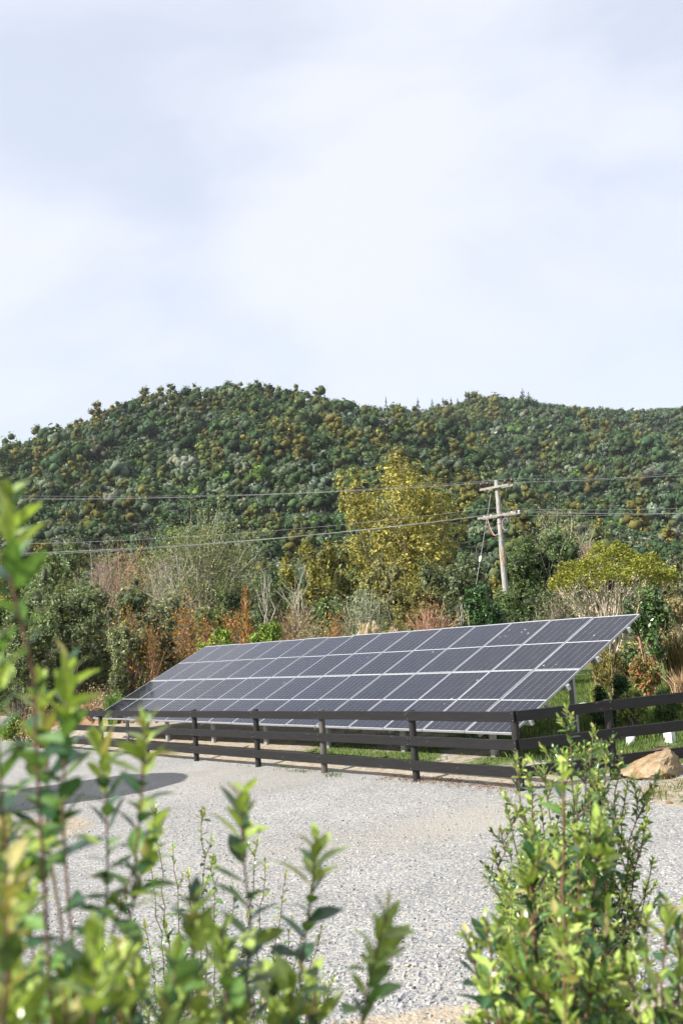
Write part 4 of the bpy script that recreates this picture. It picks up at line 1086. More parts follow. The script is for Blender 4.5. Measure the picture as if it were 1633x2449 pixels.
plant('understory_bush', 'shady undergrowth between the dark trunks left', 'bush', 160, 1600, 120, 39, 'bush', z0=0, n=4200, ls=.08, cols=[(.03, .05, .018), (.05, .075, .025), (.06, .05, .025)], lobes=20)
plant('understory_bush', 'shady brown undergrowth left of the upper array corner', 'bush', 400, 1560, 85, 37.5, 'bush', z0=0, n=3600, ls=.075, cols=[(.05, .055, .02), (.09, .06, .025), (.035, .045, .017)], lobes=16)
plant('dead_tree', 'pale antler-like dead trunk standing among the bushes', 'tree', 702, 1358, 20, 43, 'twiggy', n=0, cols=BROWN, bark=(.30, .285, .225), limbs=7, sub=4, r0=.055, z0=.6)
plant('dead_tree', 'thin pale dead trunk left of the antler-like one', 'tree', 628, 1345, 18, 46, 'twiggy', n=60, ls=.06, cols=G_grey, bark=(.27, .255, .21), limbs=5, sub=3, r0=.05, z0=.6)
# front row
rust_k = dict(cols=RUST, ls=.12, mat=M_leaf)
plant('rusty_sapling', 'orange sapling with a slim white trunk behind the array top', 'tree', 583, 1396, 34, 36, 'feather', n=620, bark=(.5, .45, .38), z0=.32, **rust_k)
plant('rusty_shrub', 'broad orange-brown feathery shrub left of the white-trunked sapling', 'bush', 445, 1455, 38, 38, 'twiggy', n=1500, limbs=26, sub=5, cl=.13, r0=.018, bark=(.22, .15, .1), z0=.25, cols=RUST, ls=.075)
plant('rusty_shrub', 'small amber feathery shrub among the dark trees left', 'bush', 312, 1455, 20, 37.2, 'twiggy', n=620, limbs=26, sub=5, cl=.13, r0=.018, bark=(.2, .15, .1), cols=[(.27, .15, .025), (.33, .19, .03), (.19, .1, .02)], ls=.075, z0=.2)
plant('rusty_shrub', 'low dark rusty shrub above the left array corner', 'bush', 362, 1490, 24, 35.5, 'twiggy', n=700, limbs=26, sub=5, cl=.13, r0=.018, bark=(.14, .09, .06), cols=[(.2, .1, .02), (.13, .07, .02), (.09, .07, .02)], ls=.075, z0=.2)
plant('rusty_shrub', 'rounded orange shrub just left of the white-trunked sapling', 'bush', 550, 1466, 34, 37.5, 'twiggy', n=1100, limbs=26, sub=5, cl=.13, r0=.018, bark=(.2, .13, .09), z0=.25, cols=RUST, ls=.075)
plant('rusty_shrub', 'narrow rusty shrub left of the pale plumes', 'bush', 802, 1478, 22, 33, 'twiggy', n=620, limbs=26, sub=5, cl=.13, r0=.018, bark=(.3, .22, .15), z0=.25, cols=RUST, ls=.075)
plant('rusty_shrub', 'slim orange shrub right beside the broad feathery one', 'bush', 488, 1482, 16, 36.5, 'twiggy', n=420, limbs=26, sub=5, cl=.13, r0=.018, bark=(.24, .17, .11), z0=.25, cols=RUST, ls=.075)
plant('bright_bush', 'bright green leafy bush left of the white-trunked sapling', 'bush', 535, 1500, 46, 34.8, 'dome', n=2600, ls=.075, cols=BRIGHT, lobes=14, bark=PALE, z0=.25, limbs=12)
plant('bright_bush', 'bright green leafy bush right of the white-trunked sapling', 'bush', 640, 1486, 46, 34, 'dome', n=2600, ls=.075, cols=BRIGHT, lobes=14, bark=PALE, z0=.25, limbs=12)
plant('bright_bush', 'small yellow-green bush at the array top left corner', 'bush', 492, 1520, 26, 34.5, 'dome', n=1100, ls=.07, cols=[(.19, .2, .03), (.13, .17, .03)], lobes=8, bark=PALE, z0=.2)
plant('brown_bush', 'reddish-brown bush right of the bright green bushes', 'bush', 705, 1462, 42, 36, 'twiggy', n=1800, ls=.06, cols=[(.22, .13, .075), (.17, .11, .05), (.10, .10, .04)], bark=(.24, .17, .13), limbs=40, z0=.1)
plant('brown_bush', 'tan scrub between the brown bush and the narrow rusty shrub', 'bush', 755, 1485, 35, 34, 'twiggy', n=1500, ls=.06, cols=[(.2, .17, .09), (.10, .12, .05)], bark=(.3, .24, .18), limbs=36, z0=.1)
plant('grey_shrub', 'lichen-grey shrub above the pale plumes', 'bush', 860, 1425, 55, 37, 'twiggy', n=3000, ls=.06, cols=G_grey, bark=(.38, .36, .29), limbs=50, z0=.1)
plant('plume_grass', 'tussock with pale cream plumes behind the array', 'grass', 872, 1484, 26, 30.5, 'plumes', cols=[(.16, .17, .06), (.22, .2, .09)], np=16)
plant('plume_grass', 'smaller tussock with cream plumes right of the larger one', 'grass', 928, 1490, 16, 30, 'plumes', cols=[(.16, .17, .06), (.22, .2, .09)], np=7)
plant('red_twig_bush', 'bare reddish twig bush left of the glossy green bush', 'bush', 1025, 1452, 72, 31, 'twiggy', n=1500, ls=.045, cols=[(.2, .09, .06), (.24, .13, .09), (.12, .12, .04)], bark=(.32, .18, .13), limbs=64, z0=.05)
plant('olive_bush', 'low olive bush behind the middle of the array top', 'bush', 990, 1490, 40, 30, 'bush', n=1500, ls=.06, cols=G_olive, lobes=10, z0=0)
plant('glossy_bush', 'glossy dark green bush left of the power pole foot', 'bush', 1147, 1390, 52, 33, 'dome', n=3600, ls=.075, cols=[(.03, .07, .018), (.045, .10, .025), (.02, .045, .014)], lobes=18, mat=M_gloss, z0=.12, asp=.55)
plant('thin_sapling', 'thin dead stem in front of the glossy green bush', 'tree', 1117, 1447, 6, 30, 'feather', n=30, bark=(.45, .36, .25), cols=BROWN, ls=.05, z0=.7)
plant('dark_bush', 'dark bush between the power pole and the cream-branched tree', 'bush', 1270, 1400, 75, 36, 'bush', n=3400, ls=.07, cols=[(.045, .07, .025), (.07, .10, .035), (.03, .04, .018)], lobes=16, bark=LICH, limbs=14, sub=5)
plant('dark_bush', 'twiggy grey-brown bush above the right array panels', 'bush', 1340, 1430, 55, 31, 'twiggy', n=2600, ls=.055, cols=[(.08, .10, .04), (.13, .11, .07)], bark=(.26, .22, .18), limbs=44, z0=.05)
# right of the array
plant('glossy_tree', 'glossy green broadleaf sapling at the upper right corner of the array', 'tree', 1538, 1405, 66, 25.5, 'tree', z0=.05, n=2500, ls=.07, cols=[(.045, .085, .024), (.07, .115, .034), (.03, .055, .018)], lobes=18, mat=M_gloss, bark=(.3, .19, .12), asp=.55, limbs=10)
plant('olive_shrub', 'olive-brown upright shrub right of the array edge', 'bush', 1445, 1535, 42, 26, 'feather', n=1600, stems=5, cols=[(.14, .125, .04), (.19, .155, .055), (.09, .09, .03)], ls=.09, bark=(.28, .2, .13))
plant('flax_clump', 'brown arching flax clump at the right edge', 'flax', 1605, 1490, 50, 26, 'blades', n=260, ls=.016, cols=[(.2, .15, .06), (.14, .13, .04), (.26, .2, .1)])
plant('reed_clump', 'pinkish-tan dry reeds at the right edge above the fence', 'reeds', 1625, 1600, 36, 22, 'blades', n=200, ls=.010, cols=[(.4, .28, .18), (.3, .22, .12)])
plant('red_berry_shrub', 'shrub with reddish leaves behind the side fence', 'bush', 1535, 1565, 46, 23.5, 'bush', n=2000, ls=.05, cols=[(.10, .12, .035), (.22, .09, .035), (.13, .14, .05)], lobes=12, bark=(.3, .2, .13))
plant('dark_shrub', 'dark green rounded shrub behind the side fence', 'bush', 1462, 1612, 44, 21, 'bush', n=2600, ls=.045, cols=[(.022, .05, .016), (.035, .075, .024)], lobes=14, z0=0)
plant('tan_bush', 'tan scrub filling the space right behind the array', 'bush', 1500, 1520, 90, 30, 'bush', n=4200, ls=.07, cols=[(.19, .16, .07), (.12, .13, .045), (.25, .19, .1)], lobes=20, bark=(.3, .22, .15), z0=0)
plant('tan_bush', 'dry tan and olive scrub at the right edge', 'bush', 1625, 1430, 70, 33, 'bush', n=3400, ls=.075, cols=[(.19, .165, .08), (.13, .14, .055), (.27, .2, .11)], lobes=16, bark=(.36, .3, .22), z0=0, limbs=14, sub=5)
plant('pot_shrub', 'yellow-green young shrub just right of the side fence post', 'bush', 1505, 1650, 44, 19.5, 'bush', n=1500, ls=.038, cols=[(.13, .17, .03), (.18, .19, .035), (.07, .11, .02)], lobes=12, mat=M_gloss, z0=.08)
plant('small_shrub', 'leafy young shrub at the right edge behind the rails', 'bush', 1600, 1640, 44, 20, 'bush', n=1600, ls=.04, cols=[(.06, .11, .025), (.1, .14, .04), (.035, .06, .018)], lobes=12, z0=.03)
plant('dark_shrub', 'low dark shrub behind the corner of the fence', 'bush', 1440, 1680, 34, 20, 'bush', n=1300, ls=.04, cols=[(.025, .055, .018), (.04, .075, .024)], lobes=10, z0=0)
plant('small_shrub', 'small yellowish tuft in the grass behind the array edge', 'bush', 1417, 1620, 18, 23, 'blades', n=120, ls=.007, cols=[(.22, .23, .05), (.15, .18, .05)])
# left, behind the fence end
plant('fern_clump', 'bright green ferny clump at the lower left of the array', 'fern', 272, 1648, 30, 33, 'blades', n=260, ls=.012, cols=[(.09, .17, .03), (.13, .21, .045)])
plant('dry_brush', 'dry tan brush pile beside the left array end', 'brush', 225, 1655, 42, 34, 'twiggy', n=260, ls=.05, cols=[(.3, .2, .11)], bark=(.33, .24, .16), limbs=44, z0=.0)
plant('dry_brush', 'rusty dry brush under the dark trees at the left', 'brush', 95, 1690, 50, 31, 'twiggy', n=500, ls=.05, cols=[(.3, .16, .07), (.25, .16, .09)], bark=(.26, .16, .1), limbs=40, z0=.0)
plant('green_shrub', 'green shrub low at the left edge before the fence end', 'bush', 48, 1700, 50, 32, 'bush', n=1700, ls=.05, cols=BRIGHT, lobes=14, z0=-.25)

# ---------------------------------------------------------------- small things on the ground
def rock_mesh(rng, sub=2, rough=.22, sc=(1, 1, .7)):
    import bmesh
    bm = bmesh.new(); bmesh.ops.create_icosphere(bm, subdivisions=sub, radius=1)
    cuts = [(d, rng.uniform(.55, .85)) for d in rdir(rng, 11)]
    ph = rng.uniform(0, 6, 6)
    for v in bm.verts:
        p = np.array(v.co)
        p = p * (1 + rough * .5 * (math.sin(p[0] * 4 + ph[0]) * math.sin(p[1] * 4 + ph[1]) + .6 * math.sin(p[2] * 7 + ph[2] + p[0] * 5)))
        for d, c in cuts:
            e = p @ d
            if e > c: p = p - d * (e - c) * .9
        p = p + rng.normal(0, rough * .06, 3)
        v.co = p * np.array(sc)
    me = bpy.data.meshes.new('rock'); bm.to_mesh(me); bm.free(); me.materials.append(M_rock)
    return me
def ground_hit(px, py):
    v = ray(px, py); t = 5.0
    for _ in range(60):
        p = CAM + v * t; dz = p[2] - float(gh(p[0], p[1]))
        t += dz / max(-v[2], .02) * .8
    return CAM + v * t
rngR = np.random.default_rng(3)
bp = ground_hit(1556, 1866)
bo = obj('boulder', rock_mesh(rngR, 4, .36, (.60, .46, .29))); bo.location = (bp[0] + .17, bp[1] + .38, bp[2] + .07); bo.rotation_euler = (.05, -.16, .5)
tag(bo, 'large tan and orange boulder in front of the side fence', 'boulder')
small = [rock_mesh(rngR, 1, .25, (1, .8, .6)) for _ in range(4)]
for q, (px, py, r, lb) in enumerate([(1512, 1850, .10, 'flat tan stone at the left foot of the boulder'), (1532, 1862, .075, 'small tan stone under the boulder'), (1490, 1858, .06, 'small cream stone near the side fence post'), (1478, 1842, .05, 'tiny cream stone behind the side fence post'),
        (262, 1727, .16, 'tan stone in the left heap behind the fence'), (276, 1722, .13, 'orange stone in the left heap behind the fence'), (290, 1729, .15, 'pale stone in the left heap, nearest'), (304, 1724, .12, 'right stone of the left heap'), (318, 1730, .10, 'small stone right of the left heap'), (1600, 1922, .05, 'white stone on the dry grass at the right edge')]):
    p = ground_hit(px, py); o = obj('stone', small[q % 4]); o.location = (p[0], p[1], p[2] + r * .25); o.scale = (r, r, r); o.rotation_euler = (0, 0, q * 1.3); tag(o, lb, 'stone')

# timber edging at the left, behind the fence
A = ground_hit(118, 1738); B = ground_hit(292, 1730)
M_board = col_mat('weathered_board', rough=.85, spec=.15, noise=.4, nscale=5, stretch=(1, 6, 6), bump=.3)
ed = empty('timber_edging', (A[0], A[1], float(gh(A[0], A[1])))); tag(ed, 'brown weathered timber edging behind the left end of the fence', 'edging')
d = (B - A)[:2]; L = np.linalg.norm(d); ang = math.atan2(d[1], d[0])
for q in range(3):
    bb = MB(); bb.box((0, -.03, q * .155 - .03), (L + rngR.normal(0, .1), .03, q * .155 + .118), (.26, .16, .095)); o = obj('plank', bb.mesh('plank', M_board), ed); o.rotation_euler = (0, 0, ang); o.location = (0, 0, 0)
for q in range(5):
    bb = MB(); bb.box((q * L / 4 - .04, .032, -.1), (q * L / 4 + .04, .10, .46), (.2, .13, .08)); o = obj('stake', bb.mesh('stake', M_board), ed); o.rotation_euler = (0, 0, ang)

# white plant guards behind the side fence
def guard(px, py, h, r0, r1, label, tilt=(0, 0)):
    p = ground_hit(px, py); bb = MB()
    th = np.arange(14) * 2 * PI / 14
    V = [(math.cos(a) * r, math.sin(a) * r, z) for r, z in ((r0, -.02), (r1, h), (r1 * .93, h - .004), (r0 * .9, .0)) for a in th]
    k = 14; Q = [(i * k + j, i * k + (j + 1) % k, (i + 1) * k + (j + 1) % k, (i + 1) * k + j) for i in range(3) for j in range(k)]
    bb.add(V, Q); o = obj('plant_guard', bb.mesh('plant_guard', M_white, True)); o.location = p; o.rotation_euler = (*tilt, 0)
    return tag(o, label, 'plant guard')
guard(1504, 1782, .20, .055, .085, 'white tapered plant guard in the grass behind the side fence', (.05, .22))
guard(1397, 1698, .16, .10, .12, 'low white guard seen over the top rail near the array edge')
p = ground_hit(1603, 1776); bb = MB()
for s in range(3):
    a0, a1 = s * 2 * PI / 3 + .4, (s + 1) * 2 * PI / 3 + .4; r = .11
    q0, q1 = np.array([math.cos(a0) * r, math.sin(a0) * r, 0]), np.array([math.cos(a1) * r, math.sin(a1) * r, 0])
    nrm = np.array([math.cos((a0 + a1) / 2), math.sin((a0 + a1) / 2), 0]) * .004; zz = np.array([0, 0, .19])
    bb.add([q0, q1, q1 + zz, q0 + zz, q0 + nrm, q1 + nrm, q1 + nrm + zz, q0 + nrm + zz], [(0, 1, 2, 3), (7, 6, 5, 4), (3, 2, 6, 7), (0, 3, 7, 4), (1, 5, 6, 2)])
o = obj('plant_guard', bb.mesh('plant_guard', M_white)); o.location = p; tag(o, 'three-sided white plant guard at the right edge behind the rails', 'plant guard')

# unseen tank, a guess, added on the left to cast the shadow on the gravel
M_tank = plain('tank_plastic', (.10, .13, .11), .5)
tk = (-9.75, 17.75); tg = float(gh(*tk)); bb = MB(); th_h = 4.35; rr_, zz_ = [], []
for q in range(22):
    rr_ += [1.66, 1.70]; zz_ += [q * .19, q * .19 + .10]
rr_ += [1.58, 1.0, .35, .3]; zz_ += [th_h - .1, th_h + .12, th_h + .22, th_h + .3]
bb.tube([(0, 0, z) for z in zz_], rr_, 40); o = obj('shadow_tank', bb.mesh('shadow_tank', M_tank, True)); o.location = (tk[0], tk[1], tg); tag(o, 'unseen tall ribbed dark green tank added left of the yard to cast the gravel shadow', 'added shadow caster')

# loose stones lying on the gravel
rngS = np.random.default_rng(21)
ico = np.array([(-1, -1, -.8), (1, -1, -.8), (1, 1, -.8), (-1, 1, -.8), (-.62, -.6, .8), (.65, -.58, .8), (.6, .64, .8), (-.66, .6, .8)]) * .72
icf = np.array([(0,2,1),(0,3,2),(4,5,6),(4,6,7),(0,1,5),(0,5,4),(1,2,6),(1,6,5),(2,3,7),(2,7,6),(3,0,4),(3,4,7)])
n = 30000
Y = 6.2 + (rngS.uniform(0, 1, n) ** 1.35) * 12.5
X = rngS.uniform(-.40, .37, n) * Y
ok = (behind(X, Y) < .05)
dn = sstep(6.1, 7.0, Y) * .8 + .2
trk = cover(X, Y)
ok &= rngS.uniform(size=n) < dn * (1 - .75 * trk[..., 2]) * (1 - .6 * trk[..., 1]) * (.45 + .55 * sstep(-.6, .5, nz(X * .9, Y * .9, 7)))
X, Y = X[ok], Y[ok]; n = len(X)
s = np.clip(rngS.lognormal(math.log(.0112), .38, n), .005, .030) * (1 + .25 * sstep(9.0, 7.0, Y))
sh = rngS.uniform(.55, 1.0, (n, 3)) * np.array([1.15, 1, .62])
vj = ico[None] * (1 + rngS.normal(0, .17, (n, 8, 3)))
V = vj * sh[:, None, :] * s[:, None, None]
a = rngS.uniform(0, 6.28, n); c, sn = np.cos(a)[:, None], np.sin(a)[:, None]
tl = rngS.normal(0, .3, n)[:, None]
V = np.stack([V[..., 0] * c - V[..., 1] * sn, V[..., 0] * sn + V[..., 1] * c, V[..., 2] + V[..., 0] * tl], -1)
V += np.stack([X, Y, gh(X, Y) + .010 * nz(X * 1.5, Y * 1.5) + .006 * nz(X * 5, Y * 5, 3) + s * .28], -1)[:, None, :]
colS = mixcol(rngS, n, [(.26, .264, .268), (.315, .312, .305), (.37, .36, .335), (.20, .205, .212), (.335, .30, .245), (.29, .27, .24)], [.27, .24, .13, .16, .10, .10], .12)
bb = MB(); bb.add(V.reshape(-1, 3), T=(icf[None] + (np.arange(n) * 8)[:, None, None]).reshape(-1, 3), col=np.repeat(colS, 8, 0))
o = obj('gravel_stones', bb.mesh('gravel_stones', M_stone)); tag(o, 'loose grey and tan crushed stones scattered over the yard', 'gravel', None, 'stuff')

# dead leaves blown against the fence corner
rngL = np.random.default_rng(15)
n = 900; u = rngL.uniform(0, 3.4, n); off = rngL.normal(.12, .16, n)
Q2 = FC[None] - FD[None] * u[:, None] + FN[None] * off[:, None]
P = np.stack([Q2[:, 0], Q2[:, 1], gh(Q2[:, 0], Q2[:, 1]) + rngL.uniform(.012, .022, n)], -1)
bb = MB(); leaf_faces(bb, P, rngL.normal(0, .35, (n, 3)) + np.array([0, 0, 1.0]), rngL.uniform(.012, .026, n), rngL, mixcol(rngL, n, [(.22, .12, .07), (.28, .17, .10), (.16, .09, .05)], var=.2), .5)
o = obj('leaf_litter', bb.mesh('leaf_litter', M_leaf)); tag(o, 'reddish-brown dead leaves lying along the fence near its corner', 'leaf litter', None, 'stuff')

# grass behind and along the fence
rngG = np.random.default_rng(8)
n = 150000
X = rngG.uniform(-9, 9, n); Y = rngG.uniform(11.5, 34, n)
cv = cover(X, Y); s_ = behind(X, Y)
px = W0 / 2 + FPX * X / Y
w = np.clip(cv[..., 0] + .45 * nz(X * 3.3, Y * 3.1, 2) * (cv[..., 0] > .1) + .2 * nz(X * 9, Y * 9), 0, 1)
ok = (rngG.uniform(size=n) < w ** 1.6 * 1.3) & (w > .42) & (px > -100) & (px < W0 + 150)
X, Y = X[ok], Y[ok]; n = len(X)
hgt = rngG.uniform(.03, .085, n) * (1 + .8 * (((X - FC[0]) * FR[0] + (Y - FC[1]) * FR[1]) > .6)); aa = rngG.uniform(0, 6.28, n)
dx, dy = np.cos(aa), np.sin(aa); wv = .006
z = gh(X, Y)
lean = rngG.uniform(.1, .7, n) * hgt
V = np.stack([np.stack([X - dy * wv, Y + dx * wv, z - .01], -1), np.stack([X + dy * wv, Y - dx * wv, z - .01], -1), np.stack([X + dx * lean * .4 + dy * wv * .7, Y + dy * lean * .4 - dx * wv * .7, z + hgt * .6], -1), np.stack([X + dx * lean, Y + dy * lean, z + hgt], -1)], 1)
dry = (((X - 4.75) / 1.25) ** 2 + ((Y - 13.1) / 1.5) ** 2 < 1.2)[:, None]
colG = np.where(dry, mixcol(rngG, n, [(.24, .20, .09), (.16, .17, .06)], var=.2), mixcol(rngG, n, [(.07, .13, .022), (.10, .16, .03), (.15, .17, .05), (.05, .09, .018)], var=.2))
bb = MB(); bb.add(V.reshape(-1, 3), np.arange(n * 4).reshape(-1, 4), col=np.repeat(colG, 4, 0))
o = obj('grass', bb.mesh('grass', M_leaf)); tag(o, 'short patchy green grass behind and along the fence', 'grass', None, 'stuff')

# ---------------------------------------------------------------- hedge shrubs in the foreground
def leaf_template(shape):
    """blade along +Y, unit length, folded on its midrib and bent"""
    wmax, bend, fold = shape
    st = np.array([0, .16, .45, .76, 1.0]); wd_ = np.array([.04, .60, 1.0, .70, .03]) * wmax
    V = []
    for y, w in zip(st, wd_):
        zc = -bend * y * y
        V += [(-w, y - .02 * w, zc + w * fold), (0, y, zc), (w, y - .02 * w, zc + w * fold)]
    Q = []
    for i in range(4):
        for j in range(2):
            a = i * 3 + j; Q.append((a, a + 1, a + 4, a + 3))
    return np.array(V, float), np.array(Q)
SHAPES = [(.23, .10, .28), (.25, .28, .32), (.22, -.10, .40), (.26, .42, .22)]
TPL = [leaf_template(s) for s in SHAPES]
LCOL = {'young': (.26, .355, .082), 'mid': (.095, .185, .046), 'dark': (.034, .088, .039), 'tip': (.34, .32, .12)}
LMESH = {}
RIB = np.array([(.88, .9, .86), (1.35, 1.25, 1.3), (.92, .94, .9)] * 6)      # paler midrib
for c in LCOL:
    for i, (V, Q) in enumerate(TPL):
        bb = MB(); bb.add(V, Q, col=np.array(LCOL[c]) * RIB[:len(V)]); LMESH[c, i] = bb.mesh('leaf_' + c, M_fore, True)

def hedge(name, label, root, stems, leaf, seed, r0=.006, twigs=0, twl=.18, cols=(.35, .40, .25), space=.5, bark=(.13, .07, .045), yellow=False, start=.25, cluster=.0, low=0):
    """stems: lists of world points from low to tip"""
    rng = np.random.default_rng(seed)
    E0 = empty(name, root); tag(E0, label, 'shrub', 'hedge shrubs in the foreground')
    R0 = np.asarray(root, float)
    items = []
    def leaves_on(P, l0, f0, tipn=6, tipy=.9):
        seg = np.linalg.norm(np.diff(P, axis=0), axis=1); cum = np.concatenate([[0], np.cumsum(seg)]); Lt = cum[-1]
        s = f0 * Lt; ang = rng.uniform(0, 6.28)
        while s < Lt:
            rem = (Lt - s) / l0
            p = np.array([np.interp(s, cum, P[:, q]) for q in range(3)])
            s2 = min(s + .01, Lt); p2 = np.array([np.interp(s2 if s2 > s else s, cum, P[:, q]) for q in range(3)])
            t = P[-1] - P[-2] if s2 - s < 1e-4 else p2 - p; t = t / (np.linalg.norm(t) + 1e-9)
            dens = 1 if cluster == 0 or rem < 2.2 else (1 if math.sin(s / l0 * 1.1 + seed) > -.2 else .35)
            if rng.uniform() < dens:
                a = np.cross(t, [.3, .2, 1.0] if abs(t[2]) < .9 else [1., .2, 0]); a /= np.linalg.norm(a); b_ = np.cross(t, a)
                rad = math.cos(ang) * a + math.sin(ang) * b_
                op = np.clip(.48 + rem * .17, .45, 1.3) + rng.normal(0, .22)
                ax = t * math.cos(op) + rad * math.sin(op); ax /= np.linalg.norm(ax)
                nr = t * math.sin(op) - rad * math.cos(op) + rng.normal(0, .25, 3)
                nr -= ax * (nr @ ax); nr /= np.linalg.norm(nr)
                sz = l0 * rng.uniform(.6, 1.2) * (.62 if rem < .5 else (.85 if rem < 1 else 1))
                u = rng.uniform()
                if rem < 1.5 and u < tipy * .9: ck = 'young' if u > .10 else 'tip'
                elif yellow and u < .55: ck = 'young'
                else:
                    v = rng.uniform(); ck = 'young' if v < cols[0] * (.9 if rem < 5 else .35) else ('mid' if v < cols[0] + cols[1] else 'dark')
                items.append((p + rad * .002, ax, nr, sz, ck, rng.integers(0, 4)))
            ang += 2.4 + rng.normal(0, .2)
            s += l0 * space * rng.uniform(.7, 1.3) * (.55 if rem < 1.5 else 1)
    for P in stems:
        P = np.asarray(P, float)
        bb = MB(); nP = len(P)
        bb.tube(P - R0, r0 * np.linspace(1.25, .38, nP), 6, np.linspace(1, 1, nP * 6 + 2)[:, None] * np.array(bark))
        leaves_on(P, leaf, start)
        for _ in range(twigs):
            j = rng.integers(int(nP * .3), nP - 1); d = P[min(j + 1, nP - 1)] - P[j]; d /= np.linalg.norm(d)
            a = rng.uniform(0, 6.28); d = d * .9 + np.array([math.cos(a), math.sin(a), .15]) * .8; d /= np.linalg.norm(d)
            L = twl * rng.uniform(.5, 1.2) * (1.15 - .7 * j / nP)
            T = np.array([P[j], P[j] + d * L * .5 + np.array([0, 0, .02 * L]), P[j] + d * L + np.array([0, 0, .12 * L])])
            bb.tube(T - R0, r0 * np.array([.5, .4, .25]), 4, np.array(bark) * rng.uniform(.9, 1.4))
            leaves_on(T, leaf * .92, .12, tipy=.75)
        obj('stem', bb.mesh('stem', M_stem, True), E0)
    vis, rest = [], []
    for it in items:
        px, py = proj(it[0]); dist = (it[0] - CAM) @ FW
        (vis if -30 < px < W0 + 30 and -30 < py < H0 + 30 and dist > .2 else rest).append((it[3] / dist, it))
    vis.sort(key=lambda q: -q[0])
    for w_, (p, ax, nr, sz, ck, sh) in vis[:300]:
        x = np.cross(ax, nr)
        o = obj('leaf', LMESH[ck, sh], E0); p = p - R0; x = x * (.8 + .45 * ((w_ * 7919.7) % 1))
        o.matrix_local = Matrix(((x[0] * sz, ax[0] * sz, nr[0] * sz, p[0]), (x[1] * sz, ax[1] * sz, nr[1] * sz, p[1]), (x[2] * sz, ax[2] * sz, nr[2] * sz, p[2]), (0, 0, 0, 1)))
    rest = vis[300:] + [r_ for q_, r_ in enumerate(rest) if q_ % 3 == 0]
    if rest:
        bb = MB()
        for w_, (p, ax, nr, sz, ck, sh) in rest:
            V, Q = TPL[sh]; x = np.cross(ax, nr)
            bb.add((V[:, :1] * x + V[:, 1:2] * ax + V[:, 2:] * nr) * sz + p - R0, Q, col=np.array(LCOL[ck]) * RIB[:len(V)])
        o = obj('foliage', bb.mesh('foliage', M_fore, True), E0); o['kind'] = 'stuff'
    return E0

def path(pts, Y, rng, root, n=14, wob=.004):
    """stem through frame points at a given distance, then down to its root"""
    P = [at(x, y, Y + dy) for x, y, dy in pts]
    low = P[0].copy(); R = np.array(root, float)
    mid = np.array([low[0] * .6 + R[0] * .4, low[1] * .6 + R[1] * .4, (low[2] + R[2]) * .5])
    P = [R, mid] + P
    P = np.array(P); seg = np.concatenate([[0], np.cumsum(np.linalg.norm(np.diff(P, axis=0), axis=1))])
    s = np.linspace(0, seg[-1], n * 2)
    Q = np.stack([np.interp(s, seg, P[:, i]) for i in range(3)], -1)
    for _ in range(2): Q[1:-1] = (Q[:-2] + Q[1:-1] * 2 + Q[2:]) / 4
    Q[1:-1] += rng.normal(0, wob, Q[1:-1].shape)
    return Q
rngH = np.random.default_rng(4)
def gr(x, y): return np.array([x, y, float(gh(x, y)) - .02])

# left, nearest
root = gr(-.42, 1.02)
S = [path([(140, 2600, 0), (105, 1950, 0), (78, 1600, 0), (45, 1330, 0), (22, 1165, 0)], 1.02, rngH, root + rngH.normal(0, .03, 3) * [1, 1, 0]),
     path([(60, 2700, .05), (30, 2200, .05), (5, 1800, .05), (-25, 1500, .05)], 1.0, rngH, root),
     path([(180, 2650, .04), (150, 2200, .04), (108, 1850, .05), (95, 1640, .05)], 1.12, rngH, root),
     path([(200, 2650, -.02), (165, 2200, -.02), (128, 1860, 0), (165, 1575, 0)], 1.15, rngH, root),
     path([(20, 2700, -.1), (-5, 2350, -.1), (15, 2080, -.1)], .95, rngH, root),
     path([(110, 2700, .1), (90, 2350, .1), (60, 2030, .1)], 1.1, rngH, root),
     path([(-40, 2700, .1), (-10, 2350, .1), (5, 1930, .1)], 1.15, rngH, root),
     path([(190, 2700, .1), (180, 2500, .1), (150, 2290, .12)], 1.0, rngH, root)]
for q in range(6):
    x = rngH.uniform(-20, 230); y = rngH.uniform(2080, 2430); dy = rngH.uniform(-.15, .15)
    S.append(path([(x * .8 + 20, 2720, dy), (x * .9 + 10, 2560, dy), (x, y, dy)], 1.02, rngH, root + rngH.normal(0, .05, 3) * [1, 1, 0]))
hedge('hedge_shrub', 'blurred tall hedge shrub at the left edge, nearest the viewer', root, S, 0.0486, 31, r0=.0042, space=0.170, start=.45, cluster=1, cols=(.20, .36, .44))
root = gr(-.28, 1.2)
S = [path([(250, 2650, 0), (262, 2250, 0), (255, 1950, 0), (238, 1745, 0)], 1.3, rngH, root),
     path([(235, 2650, 0), (280, 2250, 0), (318, 2020, 0), (336, 1860, 0), (348, 1725, 0)], 1.25, rngH, root),
     path([(330, 2650, .05), (320, 2450, .05), (325, 2260, .05)], 1.1, rngH, root),
     path([(430, 2650, 0), (448, 2350, 0), (462, 2140, 0)], 1.12, rngH, root),
     path([(260, 2700, -.05), (240, 2480, -.05), (215, 2330, -.05)], 1.1, rngH, root),
     path([(380, 2700, -.1), (385, 2500, -.1), (395, 2380, -.1)], 1.05, rngH, root),
     path([(290, 2300, .0), (300, 2120, .0), (372, 1975, .0)], 1.3, rngH, root)]
for q in range(5):
    x = rngH.uniform(200, 470); y = rngH.uniform(2200, 2440); dy = rngH.uniform(-.15, .15)
    S.append(path([(x * .8 + 65, 2720, dy), (x * .9 + 30, 2560, dy), (x, y, dy)], 1.15, rngH, root + rngH.normal(0, .05, 3) * [1, 1, 0]))
hedge('hedge_shrub', 'blurred hedge shrub second from the left edge with forked stems', root, S, 0.0461, 37, r0=.0038, space=0.190, start=.42, cluster=1, cols=(.18, .36, .46))
root = gr(-.08, 1.25)
